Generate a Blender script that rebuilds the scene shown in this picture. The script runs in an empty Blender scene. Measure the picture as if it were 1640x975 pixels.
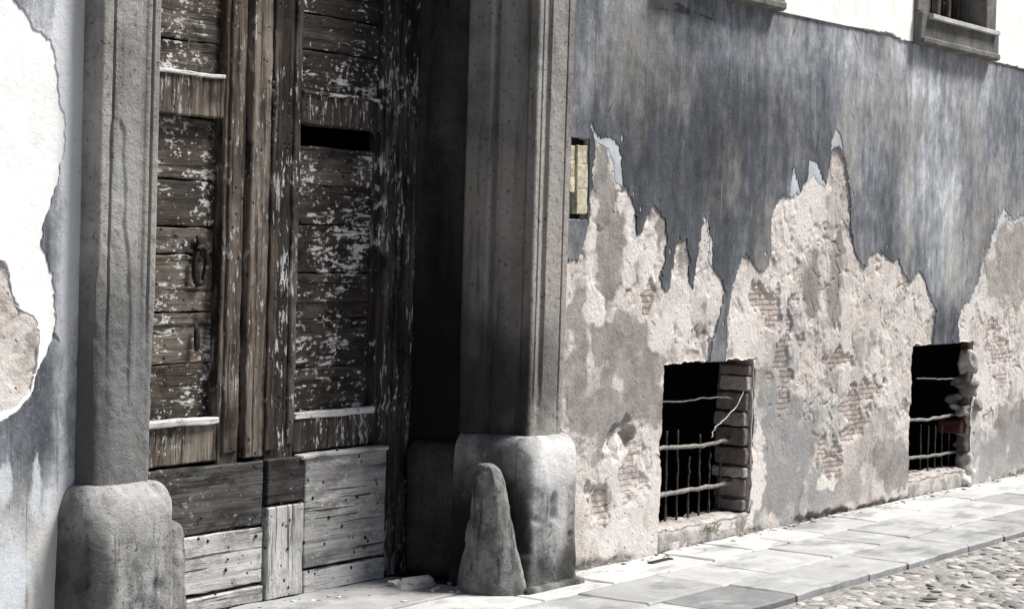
import bpy, bmesh, math, random
import numpy as np
from mathutils import Vector, noise as mnoise
from mathutils.geometry import tessellate_polygon

S = bpy.context.scene
COL = S.collection
R = math.radians

# ------------------------------------------------------------------ camera
TH, PI_, RO, CH, CD, FPX = R(35.083), R(1.982), R(1.679), 1.6, 5.212, 3200.0
CP = np.array([0, -CD, CH])
_a = np.array([math.cos(TH)*math.cos(PI_), math.sin(TH)*math.cos(PI_), -math.sin(PI_)])
_r = np.cross(_a, [0, 0, 1]); _r /= np.linalg.norm(_r)
_u = np.cross(_r, _a)
_r, _u = math.cos(RO)*_r + math.sin(RO)*_u, -math.sin(RO)*_r + math.cos(RO)*_u

cam_d = bpy.data.cameras.new("camera"); cam = bpy.data.objects.new("camera", cam_d); COL.objects.link(cam)
from mathutils import Matrix
M = Matrix(((_r[0], _u[0], -_a[0], CP[0]), (_r[1], _u[1], -_a[1], CP[1]), (_r[2], _u[2], -_a[2], CP[2]), (0, 0, 0, 1)))
cam.matrix_world = M
cam_d.sensor_width = 36; cam_d.lens = FPX/1640*36; cam_d.clip_end = 2000
S.camera = cam

# ------------------------------------------------------------------ light
SUN_EL, SUN_AZ = R(58), R(46)              # azimuth to the right of the facade's outward normal
sdir = Vector((math.cos(SUN_EL)*math.sin(SUN_AZ), -math.cos(SUN_EL)*math.cos(SUN_AZ), math.sin(SUN_EL)))
W = bpy.data.worlds.new("World"); S.world = W; W.use_nodes = True
nt = W.node_tree; nt.nodes.clear()
sky = nt.nodes.new('ShaderNodeTexSky'); sky.sky_type = 'NISHITA'; sky.sun_disc = False
sky.sun_elevation = SUN_EL; sky.sun_rotation = math.atan2(sdir.x, sdir.y); sky.dust_density = 3.0
bg = nt.nodes.new('ShaderNodeBackground'); bg.inputs[1].default_value = 0.05
wo = nt.nodes.new('ShaderNodeOutputWorld')
nt.links.new(sky.outputs[0], bg.inputs[0]); nt.links.new(bg.outputs[0], wo.inputs[0])
sl = bpy.data.lights.new("sun", 'SUN'); sl.energy = 5.0; sl.angle = R(18); sl.color = (1, .97, .92)
so = bpy.data.objects.new("sun", sl); COL.objects.link(so); so.location = (10, -10, 15)
so.rotation_euler = (-sdir).to_track_quat('-Z', 'Y').to_euler()
vs = S.view_settings; vs.view_transform = 'Standard'; vs.look = 'None'; vs.gamma = 1; vs.use_curve_mapping = False
vs.exposure = 0.6

# ------------------------------------------------------------------ helpers
def ray(x, y): return _a + _r*((x-820.)/FPX) - _u*((y-487.5)/FPX)
def onY(x, y, Y=0.):
    d = ray(x, y); t = (Y-CP[1])/d[1]; return CP + t*d
def onZ(x, y, Z=0.):
    d = ray(x, y); t = (Z-CP[2])/d[2]; return CP + t*d
def xz(x, y, Y=0.):
    p = onY(x, y, Y); return float(p[0]), float(p[2])

def _h(ix, iy, s):
    n = (ix.astype(np.int64)*374761393 + iy.astype(np.int64)*668265263 + s*974634777) & 0x7fffffff
    n = ((n ^ (n >> 13))*1274126177) & 0x7fffffff
    return ((n ^ (n >> 16)) & 0xffff)/65535.0
def vnoise(x, y, s=0):
    x = np.asarray(x, float); y = np.asarray(y, float)
    ix = np.floor(x); iy = np.floor(y); fx = x-ix; fy = y-iy
    fx = fx*fx*fx*(fx*(fx*6-15)+10); fy = fy*fy*fy*(fy*(fy*6-15)+10)
    ix = ix.astype(np.int64); iy = iy.astype(np.int64)
    a = _h(ix, iy, s); b = _h(ix+1, iy, s); c = _h(ix, iy+1, s); d = _h(ix+1, iy+1, s)
    return (a*(1-fx)+b*fx)*(1-fy) + (c*(1-fx)+d*fx)*fy - .5
def fbm(x, y, o=4, s=0):
    t = 0; am = 1.
    for i in range(o):
        t = t + am*vnoise(x*2**i+7.3*i, y*2**i+3.1*i, s+i); am *= .5
    return t
def sstep(a, b, v):
    t = np.clip((v-a)/(b-a), 0, 1); return t*t*(3-2*t)

def tag(o, label=None, cat=None, group=None, kind=None):
    if label: o['label'] = label
    if cat: o['category'] = cat
    if group: o['group'] = group
    if kind: o['kind'] = kind
    return o
def link(name, me, mats, parent=None):
    o = bpy.data.objects.new(name, me); COL.objects.link(o)
    for m in (mats if isinstance(mats, (list, tuple)) else [mats]): me.materials.append(m)
    if parent: o.parent = parent
    return o
def np_mesh(name, V, F, smooth=False):
    me = bpy.data.meshes.new(name)
    V = np.asarray(V, np.float32); F = np.asarray(F, np.int32)
    me.vertices.add(len(V)); me.vertices.foreach_set('co', V.ravel())
    n = F.shape[1]
    me.loops.add(F.size); me.loops.foreach_set('vertex_index', F.ravel())
    me.polygons.add(len(F)); me.polygons.foreach_set('loop_start', np.arange(0, F.size, n, dtype=np.int32))
    me.update(calc_edges=True); me.validate()
    me.polygons.foreach_set('use_smooth', np.full(len(me.polygons), smooth))
    return me
def bm_mesh(name, bm, smooth=False):
    me = bpy.data.meshes.new(name); bm.to_mesh(me); bm.free()
    me.polygons.foreach_set('use_smooth', np.full(len(me.polygons), smooth))
    return me

def rbox(bm, x0, x1, y0, y1, z0, z1, bev=.004, res=.06, amp=.0025, freq=9., seed=0, mi=0, rot=0.):
    """a worn block: bevelled, subdivided, pushed about by noise"""
    b = bmesh.new()
    def axis(a, c):
        n = max(1, int(round((c-a-2*bev)/res)))
        return [a] + list(np.linspace(a+bev, c-bev, n+1)) + [c]
    ax = (axis(x0, x1), axis(y0, y1), axis(z0, z1))
    # surface grid of a box; corner lines pulled in for the bevel
    cache = {}
    def vert(i, j, k):
        key = (i, j, k)
        if key in cache: return cache[key]
        e = [i in (0, len(ax[0])-1), j in (0, len(ax[1])-1), k in (0, len(ax[2])-1)]
        p = [ax[0][i], ax[1][j], ax[2][k]]
        n = sum(e)
        if n >= 2:
            f = 0.45 if n == 2 else 0.58
            c = ((x0+x1)/2, (y0+y1)/2, (z0+z1)/2)
            for q in range(3):
                if e[q]: p[q] += bev*f*(1 if p[q] < c[q] else -1)
        v = Vector(p)
        o = Vector((seed*3.7, seed*1.9, seed*5.3))
        d = mnoise.noise_vector(v*freq+o)*amp + mnoise.noise_vector(v*freq*3+o)*amp*.45
        cache[key] = b.verts.new(v+d); return cache[key]
    nx, ny, nz = len(ax[0])-1, len(ax[1])-1, len(ax[2])-1
    for i in range(nx):
        for k in range(nz):
            b.faces.new((vert(i, 0, k), vert(i+1, 0, k), vert(i+1, 0, k+1), vert(i, 0, k+1)))
            b.faces.new((vert(i, ny, k+1), vert(i+1, ny, k+1), vert(i+1, ny, k), vert(i, ny, k)))
    for j in range(ny):
        for k in range(nz):
            b.faces.new((vert(0, j+1, k), vert(0, j, k), vert(0, j, k+1), vert(0, j+1, k+1)))
            b.faces.new((vert(nx, j, k), vert(nx, j+1, k), vert(nx, j+1, k+1), vert(nx, j, k+1)))
    for i in range(nx):
        for j in range(ny):
            b.faces.new((vert(i, j, nz), vert(i+1, j, nz), vert(i+1, j+1, nz), vert(i, j+1, nz)))
            b.faces.new((vert(i, j+1, 0), vert(i+1, j+1, 0), vert(i+1, j, 0), vert(i, j, 0)))
    if rot:
        bmesh.ops.rotate(b, cent=((x0+x1)/2, (y0+y1)/2, (z0+z1)/2), matrix=Matrix.Rotation(rot, 3, 'Y'), verts=b.verts)
    for f in b.faces: f.material_index = mi; f.smooth = False
    me = bpy.data.meshes.new('tmp'); b.to_mesh(me); b.free()
    bm.from_mesh(me); bpy.data.meshes.remove(me)

def tube(bm, pts, r, seg=8, jit=0., seed=1):
    rnd = random.Random(seed); rings = []
    pts = [Vector(p) for p in pts]
    for i, p in enumerate(pts):
        t = (pts[min(i+1, len(pts)-1)] - pts[max(i-1, 0)]).normalized()
        u = t.orthogonal().normalized() if abs(t.z) > .9 else t.cross(Vector((0, 0, 1))).normalized()
        w = t.cross(u); rr = (r[i] if isinstance(r, (list, tuple)) else r)*(1+rnd.uniform(-jit, jit))
        rings.append([bm.verts.new(p + (u*math.cos(a)+w*math.sin(a))*rr) for a in [2*math.pi*k/seg for k in range(seg)]])
    for A, B in zip(rings, rings[1:]):
        for k in range(seg):
            f = bm.faces.new((A[k], A[(k+1) % seg], B[(k+1) % seg], B[k])); f.smooth = True
    bm.faces.new(rings[0][::-1]); bm.faces.new(rings[-1])

def rock(bm, c, s, seed, sub=2, rough=.25, rotz=0.):
    b = bmesh.new(); bmesh.ops.create_icosphere(b, subdivisions=sub, radius=1)
    o = Vector((seed*1.37, seed*2.11, seed*.77))
    for v in b.verts:
        p = v.co.copy()
        k = 1 + rough*mnoise.noise(p*1.1+o)*1.6 + rough*.4*mnoise.noise(p*3+o)
        p = Vector((max(-.8, min(.8, p.x)), max(-.8, min(.8, p.y)), max(-.75, min(.75, p.z))))*k
        v.co = Vector((p.x*s[0], p.y*s[1], p.z*s[2]))
    bmesh.ops.rotate(b, cent=(0, 0, 0), matrix=Matrix.Rotation(rotz, 3, 'Z'), verts=b.verts)
    bmesh.ops.translate(b, vec=c, verts=b.verts)
    me = bpy.data.meshes.new('tmp'); b.to_mesh(me); b.free(); bm.from_mesh(me); bpy.data.meshes.remove(me)

def densify(pts, step=.009):
    P = [np.array(p, float) for p in pts]; out = []
    for a, b in zip(P, P[1:]+P[:1]):
        L = np.linalg.norm(b-a); n = max(1, int(L/step))
        for i in range(n): out.append(a+(b-a)*i/n)
    return np.array(out)
def ragged(pts, lock=None, step=.009, amp=1., seed=0):
    """an outline in metres made ragged at two scales; lock(x, z) True keeps a point straight"""
    D = densify(pts, step)
    k = np.ones(len(D)) if lock is None else np.array([0.12 if lock(x, z) else 1. for x, z in D])
    for f, am in ((11, .010), (34, .009), (90, .0055)):
        D[:, 0] += k*amp*am*vnoise(D[:, 0]*f+91, D[:, 1]*f, 50+seed+int(f))*1.6
        D[:, 1] += k*amp*am*vnoise(D[:, 0]*f+17, D[:, 1]*f+5, 80+seed+int(f))*1.6
    j = np.sign(vnoise(D[:, 0]*60, D[:, 1]*60, 7+seed))*np.maximum(0, np.abs(vnoise(D[:, 0]*45+3, D[:, 1]*45, 9+seed))-.16)
    D[:, 0] += k*amp*j*.045; D[:, 1] += k*amp*np.roll(j, 3)*.045
    return D
def sheet(name, outlines, yfront, thick, mat, parent, bev=.0015):
    """a coat of plaster: filled outline with holes, real thickness, rounded edge"""
    cu = bpy.data.curves.new(name, 'CURVE'); cu.dimensions = '2D'; cu.fill_mode = 'BOTH'
    cu.extrude = thick/2-bev; cu.bevel_depth = bev; cu.bevel_resolution = 1; cu.offset = -bev
    for D in outlines:
        sp = cu.splines.new('POLY'); sp.points.add(len(D)-1)
        co = np.zeros((len(D), 4)); co[:, 0] = D[:, 0]; co[:, 1] = D[:, 1]; co[:, 3] = 1
        sp.points.foreach_set('co', co.ravel()); sp.use_cyclic_u = True
    o = bpy.data.objects.new(name, cu); COL.objects.link(o)
    dg = bpy.context.evaluated_depsgraph_get(); dg.update()
    me = bpy.data.meshes.new_from_object(o.evaluated_get(dg)); bpy.data.objects.remove(o); bpy.data.curves.remove(cu)
    n = len(me.vertices); co = np.zeros(n*3, np.float32); me.vertices.foreach_get('co', co); co = co.reshape(-1, 3)
    new = np.stack([co[:, 0], -co[:, 2]+yfront+thick/2, co[:, 1]], 1)
    me.vertices.foreach_set('co', new.astype(np.float32).ravel()); me.update()
    me.polygons.foreach_set('use_smooth', np.zeros(len(me.polygons), bool))
    me.materials.clear()
    me.name = name
    return link(name, me, mat, parent)

# ------------------------------------------------------------------ materials
class N:
    def __init__(s, name):
        s.m = bpy.data.materials.new(name); s.m.use_nodes = True; s.t = s.m.node_tree; s.t.nodes.clear()
        s.out = s.new('ShaderNodeOutputMaterial'); s.b = s.new('ShaderNodeBsdfPrincipled')
        s.t.links.new(s.b.outputs[0], s.out.inputs[0]); s.b.inputs['Specular IOR Level'].default_value = .25
        s.tc = s.new('ShaderNodeTexCoord').outputs['Object']
    def new(s, k): return s.t.nodes.new(k)
    def ln(s, a, b): s.t.links.new(a, b)
    def put(s, sock, v):
        if hasattr(v, 'links') or isinstance(v, bpy.types.NodeSocket): s.ln(v, sock)
        elif isinstance(v, (tuple, list)) and len(v) == 3 and sock.type == 'RGBA': sock.default_value = (*v, 1)
        else: sock.default_value = v
    def scale(s, sc, off=(0, 0, 0)):
        m = s.new('ShaderNodeMapping'); m.inputs['Scale'].default_value = sc; m.inputs['Location'].default_value = off
        s.ln(s.tc, m.inputs[0]); return m.outputs[0]
    def noise(s, scale=5., detail=5., rough=.55, vec=None, dist=0.):
        n = s.new('ShaderNodeTexNoise'); n.inputs['Scale'].default_value = scale; n.inputs['Detail'].default_value = detail
        n.inputs['Roughness'].default_value = rough; n.inputs['Distortion'].default_value = dist
        s.ln(vec or s.tc, n.inputs['Vector']); return n.outputs[0]
    def voro(s, scale, vec=None, feat='F1', rnd=1.):
        n = s.new('ShaderNodeTexVoronoi'); n.feature = feat; n.inputs['Scale'].default_value = scale
        n.inputs['Randomness'].default_value = rnd
        s.ln(vec or s.tc, n.inputs['Vector']); return n.outputs['Distance']
    def rng(s, v, a, b, c=0., d=1., smooth=True):
        n = s.new('ShaderNodeMapRange'); n.interpolation_type = 'SMOOTHSTEP' if smooth else 'LINEAR'
        s.put(n.inputs[0], v)
        for i, q in enumerate((a, b, c, d)): n.inputs[i+1].default_value = q
        return n.outputs[0]
    def math(s, op, a, b=0., c=None):
        n = s.new('ShaderNodeMath'); n.operation = op; s.put(n.inputs[0], a); s.put(n.inputs[1], b)
        if c is not None: s.put(n.inputs[2], c)
        return n.outputs[0]
    def mix(s, f, a, b, mode='MIX'):
        n = s.new('ShaderNodeMix'); n.data_type = 'RGBA'; n.blend_type = mode
        s.put(n.inputs[0], f); s.put(n.inputs[6], a); s.put(n.inputs[7], b); return n.outputs[2]
    def attr(s, name):
        n = s.new('ShaderNodeAttribute'); n.attribute_name = name; return n.outputs['Fac']
    def island(s): return s.new('ShaderNodeNewGeometry').outputs['Random Per Island']
    def sep(s):
        n = s.new('ShaderNodeSeparateXYZ'); s.ln(s.tc, n.inputs[0]); return n.outputs
    def blob(s, c, r, lo=.3, hi=1.0, wob=.5, wv=None):
        """1 inside a soft patch at c with half-sizes r (x, z), 0 outside; edge broken by noise"""
        m = s.new('ShaderNodeMapping'); m.vector_type = 'TEXTURE'
        m.inputs['Location'].default_value = (c[0], 0, c[1]); m.inputs['Scale'].default_value = (r[0], 1000, r[1])
        s.ln(s.tc, m.inputs[0])
        l = s.new('ShaderNodeVectorMath'); l.operation = 'LENGTH'; s.ln(m.outputs[0], l.inputs[0])
        d = s.math('ADD', l.outputs['Value'], wv) if wv is not None else s.math('ADD', l.outputs['Value'], s.math('MULTIPLY', s.math('SUBTRACT', s.noise(4, 4, .6, s.scale((1.6, 1, .7))), .5), wob*2))
        return s.rng(d, lo, hi, 1, 0)
    def done(s, col, rough=.85, bump=None, bd=.01, bs=1., spec=None):
        s.put(s.b.inputs['Base Color'], col); s.put(s.b.inputs['Roughness'], rough)
        if spec is not None: s.b.inputs['Specular IOR Level'].default_value = spec
        if bump is not None:
            n = s.new('ShaderNodeBump'); n.inputs['Strength'].default_value = bs; n.inputs['Distance'].default_value = bd
            s.put(n.inputs['Height'], bump); s.ln(n.outputs[0], s.b.inputs['Normal'])
        return s.m

def m_render():
    n = N('rough_lime_render')
    var = n.noise(5, 6, .65); fine = n.noise(38, 5, .7); grit = n.noise(170, 3, .7)
    c = n.mix(n.rng(var, .32, .68), (.34, .305, .288), (.58, .535, .51))
    c = n.mix(n.rng(fine, .35, .6, 0, .55), c, (.58, .54, .50))
    sk = n.attr('skim')
    sc = n.mix(n.rng(n.noise(7, 5, .6), .3, .7), (.20, .185, .176), (.33, .31, .298))
    c = n.mix(sk, c, sc)
    c = n.mix(n.math('MULTIPLY', n.attr('cool'), .75), c, n.mix(var, (.2, .205, .21), (.38, .385, .39)))
    c = n.mix(n.attr('pale'), c, n.mix(fine, (.52, .485, .46), (.76, .725, .70)))
    # bricks showing through
    br = n.attr('brick'); z = n.sep()[2]
    saw = n.math('FRACT', n.math('ADD', n.math('MULTIPLY', z, 34.), n.math('MULTIPLY', n.noise(9, 3), .8)))
    line = n.rng(saw, .0, .3, 1, 0)
    bc = n.mix(n.rng(n.noise(24, 3, .6), .35, .65), (.29, .20, .17), (.47, .40, .37))
    bc = n.mix(line, bc, (.48, .44, .41))
    c = n.mix(n.math('MULTIPLY', br, .46), c, bc)
    # pits and dark grains
    pv = n.voro(30); pm = n.noise(9, 3, .6)
    pit = n.math('MULTIPLY', n.rng(pv, .10, .24, 1, 0), n.rng(pm, .5, .62))
    pit = n.math('MULTIPLY', pit, n.math('SUBTRACT', 1., n.math('MULTIPLY', sk, .6)))
    c = n.mix(n.math('MULTIPLY', pit, .6), c, (.05, .043, .038))
    dt = n.attr('darken')
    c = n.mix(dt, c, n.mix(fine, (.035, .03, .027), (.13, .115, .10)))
    h = n.math('ADD', n.math('MULTIPLY', fine, .7), n.math('MULTIPLY', grit, .35))
    h = n.math('SUBTRACT', h, n.math('MULTIPLY', pit, .8))
    h = n.math('SUBTRACT', h, n.math('MULTIPLY', n.math('MULTIPLY', line, br), .5))
    return n.done(c, .93, h, .014, .9)

def m_grey():
    n = N('blue_grey_plaster')
    streak = n.noise(1, 9, .72, n.scale((6, 6, .7))); fs = n.noise(1, 7, .72, n.scale((42, 42, 1.5), (2, 0, 0)))
    cloud = n.noise(1, 8, .68, n.scale((1.9, 1.9, 1.2))); mott = n.noise(1, 8, .75, n.scale((15, 15, 9)))
    v = n.math('MULTIPLY', n.math('SUBTRACT', streak, .5), .46)
    for q, k in ((cloud, .70), (mott, .62), (fs, .14)): v = n.math('ADD', v, n.math('MULTIPLY', n.math('SUBTRACT', q, .5), k))
    v = n.math('ADD', v, -.010)
    wobv = n.math('MULTIPLY', n.math('SUBTRACT', n.noise(1, 7, .65, n.scale((4.5, 4.5, .8))), .5), 1.5)
    for (px, py, rx, rz, am) in ((1120, 300, 1.1, .62, -.17), (1310, 350, .5, .55, -.09), (1500, 270, .70, .85, .20), (1460, 100, 1.8, .30, .17),
                                 (1190, 60, .5, .25, .10), (1010, 80, .5, .7, -.03), (1080, 180, .6, .5, -.06), (1425, 330, .16, .7, -.10), (1585, 420, .12, .6, -.06),
                                 (1215, 110, .35, .5, -.08), (1500, 520, .4, .2, -.12), (1600, 250, .2, .5, .06), (1380, 220, .4, .4, .03)):
        v = n.math('ADD', v, n.math('MULTIPLY', n.blob(xz(px, py), (rx, rz), .0, 1.5, .3, wobv), am))
    for (px, py, rx, rz, am) in ((114, 240, .09, 1.5, .36), (75, 60, .3, .4, .20), (45, 700, .5, .2, -.05), (40, 900, .26, .30, .26), (85, 900, .08, .5, .30)):
        v = n.math('ADD', v, n.math('MULTIPLY', n.blob(xz(px, py), (rx, rz), .2, 1.3, .35), am))
    r = n.new('ShaderNodeValToRGB'); cr = r.color_ramp
    cr.elements[0].position = 0; cr.elements[0].color = (.026, .030, .038, 1)
    cr.elements[1].position = 1; cr.elements[1].color = (.62, .64, .67, 1)
    for p, c in ((.30, (.066, .073, .086)), (.50, (.135, .146, .166)), (.74, (.285, .302, .33))):
        e = cr.elements.new(p); e.color = (*c, 1)
    n.ln(n.rng(v, -.30, .33, 0, 1, False), r.inputs[0]); c = r.outputs[0]
    c = n.mix(n.rng(n.noise(1, 6, .65, n.scale((1.6, 1.6, .9), (5, 2, 8))), .45, .62, 0, .75), c, n.mix(n.rng(v, -.30, .33, 0, 1, False), (.045, .043, .041), (.45, .44, .425)))
    # drips: dark runs, thin pale runs, gated so that they come in groups
    gate = n.rng(n.noise(1, 4, .6, n.scale((2.2, 2.2, .9), (7, 1, 2))), .50, .60)
    run = n.math('MULTIPLY', n.rng(n.noise(1, 6, .65, n.scale((40, 40, .7), (3, 0, 1))), .60, .68), gate)
    c = n.mix(n.math('MULTIPLY', run, .42), c, (.44, .46, .49))
    gate2 = n.rng(n.noise(1, 4, .6, n.scale((2.6, 2.6, 1.1), (1, 5, 9))), .48, .58)
    run2 = n.math('MULTIPLY', n.rng(n.noise(1, 6, .68, n.scale((34, 34, .9), (9, 0, 4))), .58, .67), gate2)
    c = n.mix(n.math('MULTIPLY', run2, .6), c, (.030, .034, .042))
    sp = n.math('MULTIPLY', n.rng(n.noise(80, 4, .75), .62, .70), .45); c = n.mix(sp, c, (.42, .43, .45))
    sp2 = n.math('MULTIPLY', n.rng(n.noise(95, 4, .75, n.scale((1, 1, 1), (5, 5, 5))), .60, .70), .5); c = n.mix(sp2, c, (.03, .032, .036))
    # brushed-on pale old repairs in the bottom-left corner
    wobc = n.math('MULTIPLY', n.math('SUBTRACT', n.noise(1, 7, .72, n.scale((16, 16, 5))), .5), 2.2)
    for (px, py, rx, rz) in ((54, 780, .030, .115), (2, 772, .035, .075), (8, 930, .09, .16)):
        c = n.mix(n.math('MULTIPLY', n.blob(xz(px, py), (rx, rz), .7, 1.15, .3, wobc), .85), c, n.mix(mott, (.42, .45, .49), (.66, .69, .72)))
    # hairline cracks
    cv = n.voro(1, n.scale((1.3, 1.3, .9), (3, 2, 1)), 'DISTANCE_TO_EDGE')
    ck = n.math('MULTIPLY', n.rng(n.math('ADD', cv, n.math('MULTIPLY', n.math('SUBTRACT', n.noise(9, 6, .7), .5), .05)), .0, .004, 1, 0), n.rng(n.noise(1.3, 3, .6), .5, .58))
    c = n.mix(n.math('MULTIPLY', ck, .7), c, (.02, .022, .026))
    h = n.math('ADD', n.math('MULTIPLY', n.noise(12, 8, .68), 1.), n.math('MULTIPLY', n.noise(90, 4, .75), .35))
    h = n.math('SUBTRACT', h, n.math('MULTIPLY', ck, .4))
    return n.done(c, .8, h, .007, .9)

def m_white(name, a, b, blue=False):
    n = N(name)
    c = n.mix(n.rng(n.noise(4, 6, .6), .3, .7), a, b)
    c = n.mix(n.math('MULTIPLY', n.rng(n.noise(1, 5, .65, n.scale((7, 7, 1.2))), .52, .72), .45), c, (.52, .50, .47))
    c = n.mix(n.math('MULTIPLY', n.rng(n.noise(60, 3, .7), .63, .75), .5), c, (.4, .38, .36))
    return n.done(c, .9, n.math('ADD', n.noise(18, 5, .6), n.math('MULTIPLY', n.noise(90, 3), .3)), .006, .7)

def m_stone(name, dark, light, warm=None, streaks=.5, scale=1., grime_shade=None):
    n = N(name)
    v = n.noise(3.2*scale, 7, .65); s = n.noise(1, 5, .6, n.scale((7, 7, .8))); f = n.noise(45, 4, .7)
    c = n.mix(n.rng(n.math('ADD', n.math('MULTIPLY', v, .65), n.math('MULTIPLY', s, .35)), .34, .66), dark, light)
    if warm: c = n.mix(n.rng(n.noise(1.1, 3, .5), .40, .62, 0, .8), c, warm)
    c = n.mix(n.math('MULTIPLY', n.rng(n.noise(1, 5, .65, n.scale((16, 16, 1.6), (2, 1, 0))), .55, .7), streaks), c, tuple(q*.35 for q in dark))
    c = n.mix(n.math('MULTIPLY', n.rng(f, .56, .68), .75), c, tuple(q*.25 for q in dark))
    c = n.mix(n.math('MULTIPLY', n.rng(n.noise(75, 3, .7, n.scale((1, 1, 1), (4, 4, 4))), .62, .72), .4), c, tuple(min(1, q*1.6) for q in light))
    if grime_shade:  # stains, and also shade and lit tops painted into the colour
        for (cx, cz, rx, rz, col, am) in grime_shade:
            c = n.mix(n.math('MULTIPLY', n.blob((cx, cz), (rx, rz), .3, 1.15, .45), am), c, col)
    h = n.math('ADD', n.math('MULTIPLY', n.noise(20, 6, .65), .8), n.math('MULTIPLY', n.noise(130, 3, .7), .3))
    h = n.math('SUBTRACT', h, n.math('MULTIPLY', n.math('MULTIPLY', n.rng(n.voro(26), .04, .16, 1, 0), n.rng(n.noise(5, 3), .5, .6)), .35))
    return n.done(c, .9, h, .012, 1.)

def m_wood(name, axis, dark, mid, light, fleck=.5, fleck_at=.60, pits=.8, weath=0., grime_shade=.8):
    """old boards; grain runs along axis, paint left in pale flecks"""
    n = N(name)
    k = {'x': (1.3, 20, 26), 'z': (26, 20, 1.3)}[axis]; k2 = {'x': (4, 60, 110), 'z': (110, 60, 4)}[axis]
    rnd = n.island()
    vec = n.scale(k); 
    sh = n.new('ShaderNodeVectorMath'); sh.operation = 'ADD'; n.ln(vec, sh.inputs[0])
    cmb = n.new('ShaderNodeCombineXYZ'); n.put(cmb.inputs[0], n.math('MULTIPLY', rnd, 37.)); n.put(cmb.inputs[2], n.math('MULTIPLY', rnd, 91.))
    n.ln(cmb.outputs[0], sh.inputs[1])
    g = n.noise(1, 6, .65, sh.outputs[0], .6); g2 = n.noise(1, 4, .7, n.scale(k2)); big = n.noise(4, 5, .6)
    v = n.math('ADD', n.math('ADD', n.math('MULTIPLY', g, .55), n.math('MULTIPLY', g2, .25)), n.math('MULTIPLY', big, .35))
    v = n.math('ADD', v, n.math('MULTIPLY', n.math('SUBTRACT', rnd, .5), .16))
    r = n.new('ShaderNodeValToRGB'); cr = r.color_ramp
    cr.elements[0].position = .42; cr.elements[0].color = (*dark, 1); cr.elements[1].position = .74; cr.elements[1].color = (*light, 1)
    e = cr.elements.new(.58); e.color = (*mid, 1)
    n.ln(v, r.inputs[0]); c = r.outputs[0]
    if weath: c = n.mix(n.rng(n.noise(2.4, 6, .65), .42, .62, 0, weath), c, n.mix(g, (.22, .217, .212), (.60, .595, .59)))
    gr = n.noise(6, 6, .7, n.scale({'x': (1, 1, 1.6), 'z': (1.6, 1, .6)}[axis], (3, 7, 1)))
    c = n.mix(n.rng(gr, .50, .66, 0, grime_shade), c, tuple(q*.4 for q in dark))
    # flecks of old paint
    fk = n.noise(1, 4, .65, n.scale({'x': (30, 20, 48), 'z': (52, 20, 16)}[axis])); fm = n.noise(3.0, 4, .6, n.scale((1, 1, 1), (8, 3, 2)))
    fk2 = n.noise(1, 6, .7, n.scale({'x': (6, 20, 30), 'z': (34, 20, 4)}[axis], (4, 4, 4)))
    fk = n.math('MAXIMUM', fk, n.math('SUBTRACT', fk2, .006))
    fl = n.math('MULTIPLY', n.rng(n.math('ADD', fk, n.math('MULTIPLY', n.math('SUBTRACT', fm, .5), .5)), fleck_at, fleck_at+.07), fleck)
    c = n.mix(fl, c, n.mix(n.noise(60, 3), (.33, .32, .31), (.72, .71, .70)))
    # worm holes, nail holes, rot
    pv = n.voro(1, n.scale((24, 24, 20))); pmask = n.rng(n.noise(7, 3), .44, .56)
    pit = n.math('MULTIPLY', n.math('MULTIPLY', n.rng(pv, .10, .22, 1, 0), pmask), pits)
    c = n.mix(pit, c, (.006, .005, .005))
    ck = n.rng(n.noise(1, 4, .6, n.scale({'x': (1.6, 9, 46), 'z': (46, 9, 1.6)}[axis], (1, 2, 3))), .585, .65)
    c = n.mix(n.math('MULTIPLY', ck, .85), c, (.010, .008, .007))
    h = n.math('ADD', n.math('MULTIPLY', g, .7), n.math('MULTIPLY', g2, .5))
    h = n.math('ADD', h, n.math('MULTIPLY', fl, .5)); h = n.math('SUBTRACT', h, n.math('ADD', pit, n.math('MULTIPLY', ck, .8)))
    return n.done(c, n.rng(big, .3, .7, .6, .85), h, .006, 1., .3)

def m_simple(name, a, b, sc=20, rough=.8, island=0., bd=.004):
    n = N(name); v = n.noise(sc, 5, .65)
    if island: v = n.math('ADD', n.math('MULTIPLY', v, 1-island), n.math('MULTIPLY', n.island(), island))
    c = n.mix(n.rng(v, .25, .75), a, b)
    return n.done(c, rough, n.noise(sc*3, 4, .7), bd, .8)

M_RENDER = m_render(); M_GREY = m_grey()
M_UNDER = m_white('white_limewash', (.74, .74, .74), (.86, .86, .86))
M_PALE = m_white('pale_blue_undercoat', (.30, .33, .37), (.54, .57, .61))
M_UPPER = m_white('cream_white_plaster', (.78, .765, .735), (.86, .85, .83))
def gz(px, py, Y=-.1): return xz(px, py, Y)
M_JAMB = m_stone('grey_sandstone', (.150, .146, .140), (.33, .32, .308), (.30, .28, .258), .55, 1., [(4.95, .95, .35, .55, (.11, .115, .12), .7), (4.93, 1.75, .08, .35, (.30, .305, .31), .6), (7.58, .98, .14, .3, (.07, .072, .075), .7), (7.40, .70, .09, .95, (.014, .014, .014), .92), (4.82, .9, .06, .6, (.05, .05, .05), .7)])  # cement stains; dark inner jamb and left return are painted-in shade
M_DEEP = m_stone('shaded_sooty_stone', (.022, .022, .022), (.085, .084, .082), None, .6, 1., [(7.45, .55, .9, 1.35, (.005, .005, .005), .95), (5.06, .55, .9, 1.35, (.005, .005, .005), .95)])  # some soot, mostly recess shade painted in, blackest low down
M_DEEP2 = m_stone('shaded_sooty_plinth', (.012, .012, .012), (.075, .074, .073), None, .6)  # rear plinths: recess shade painted into the stone, with some soot
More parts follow.
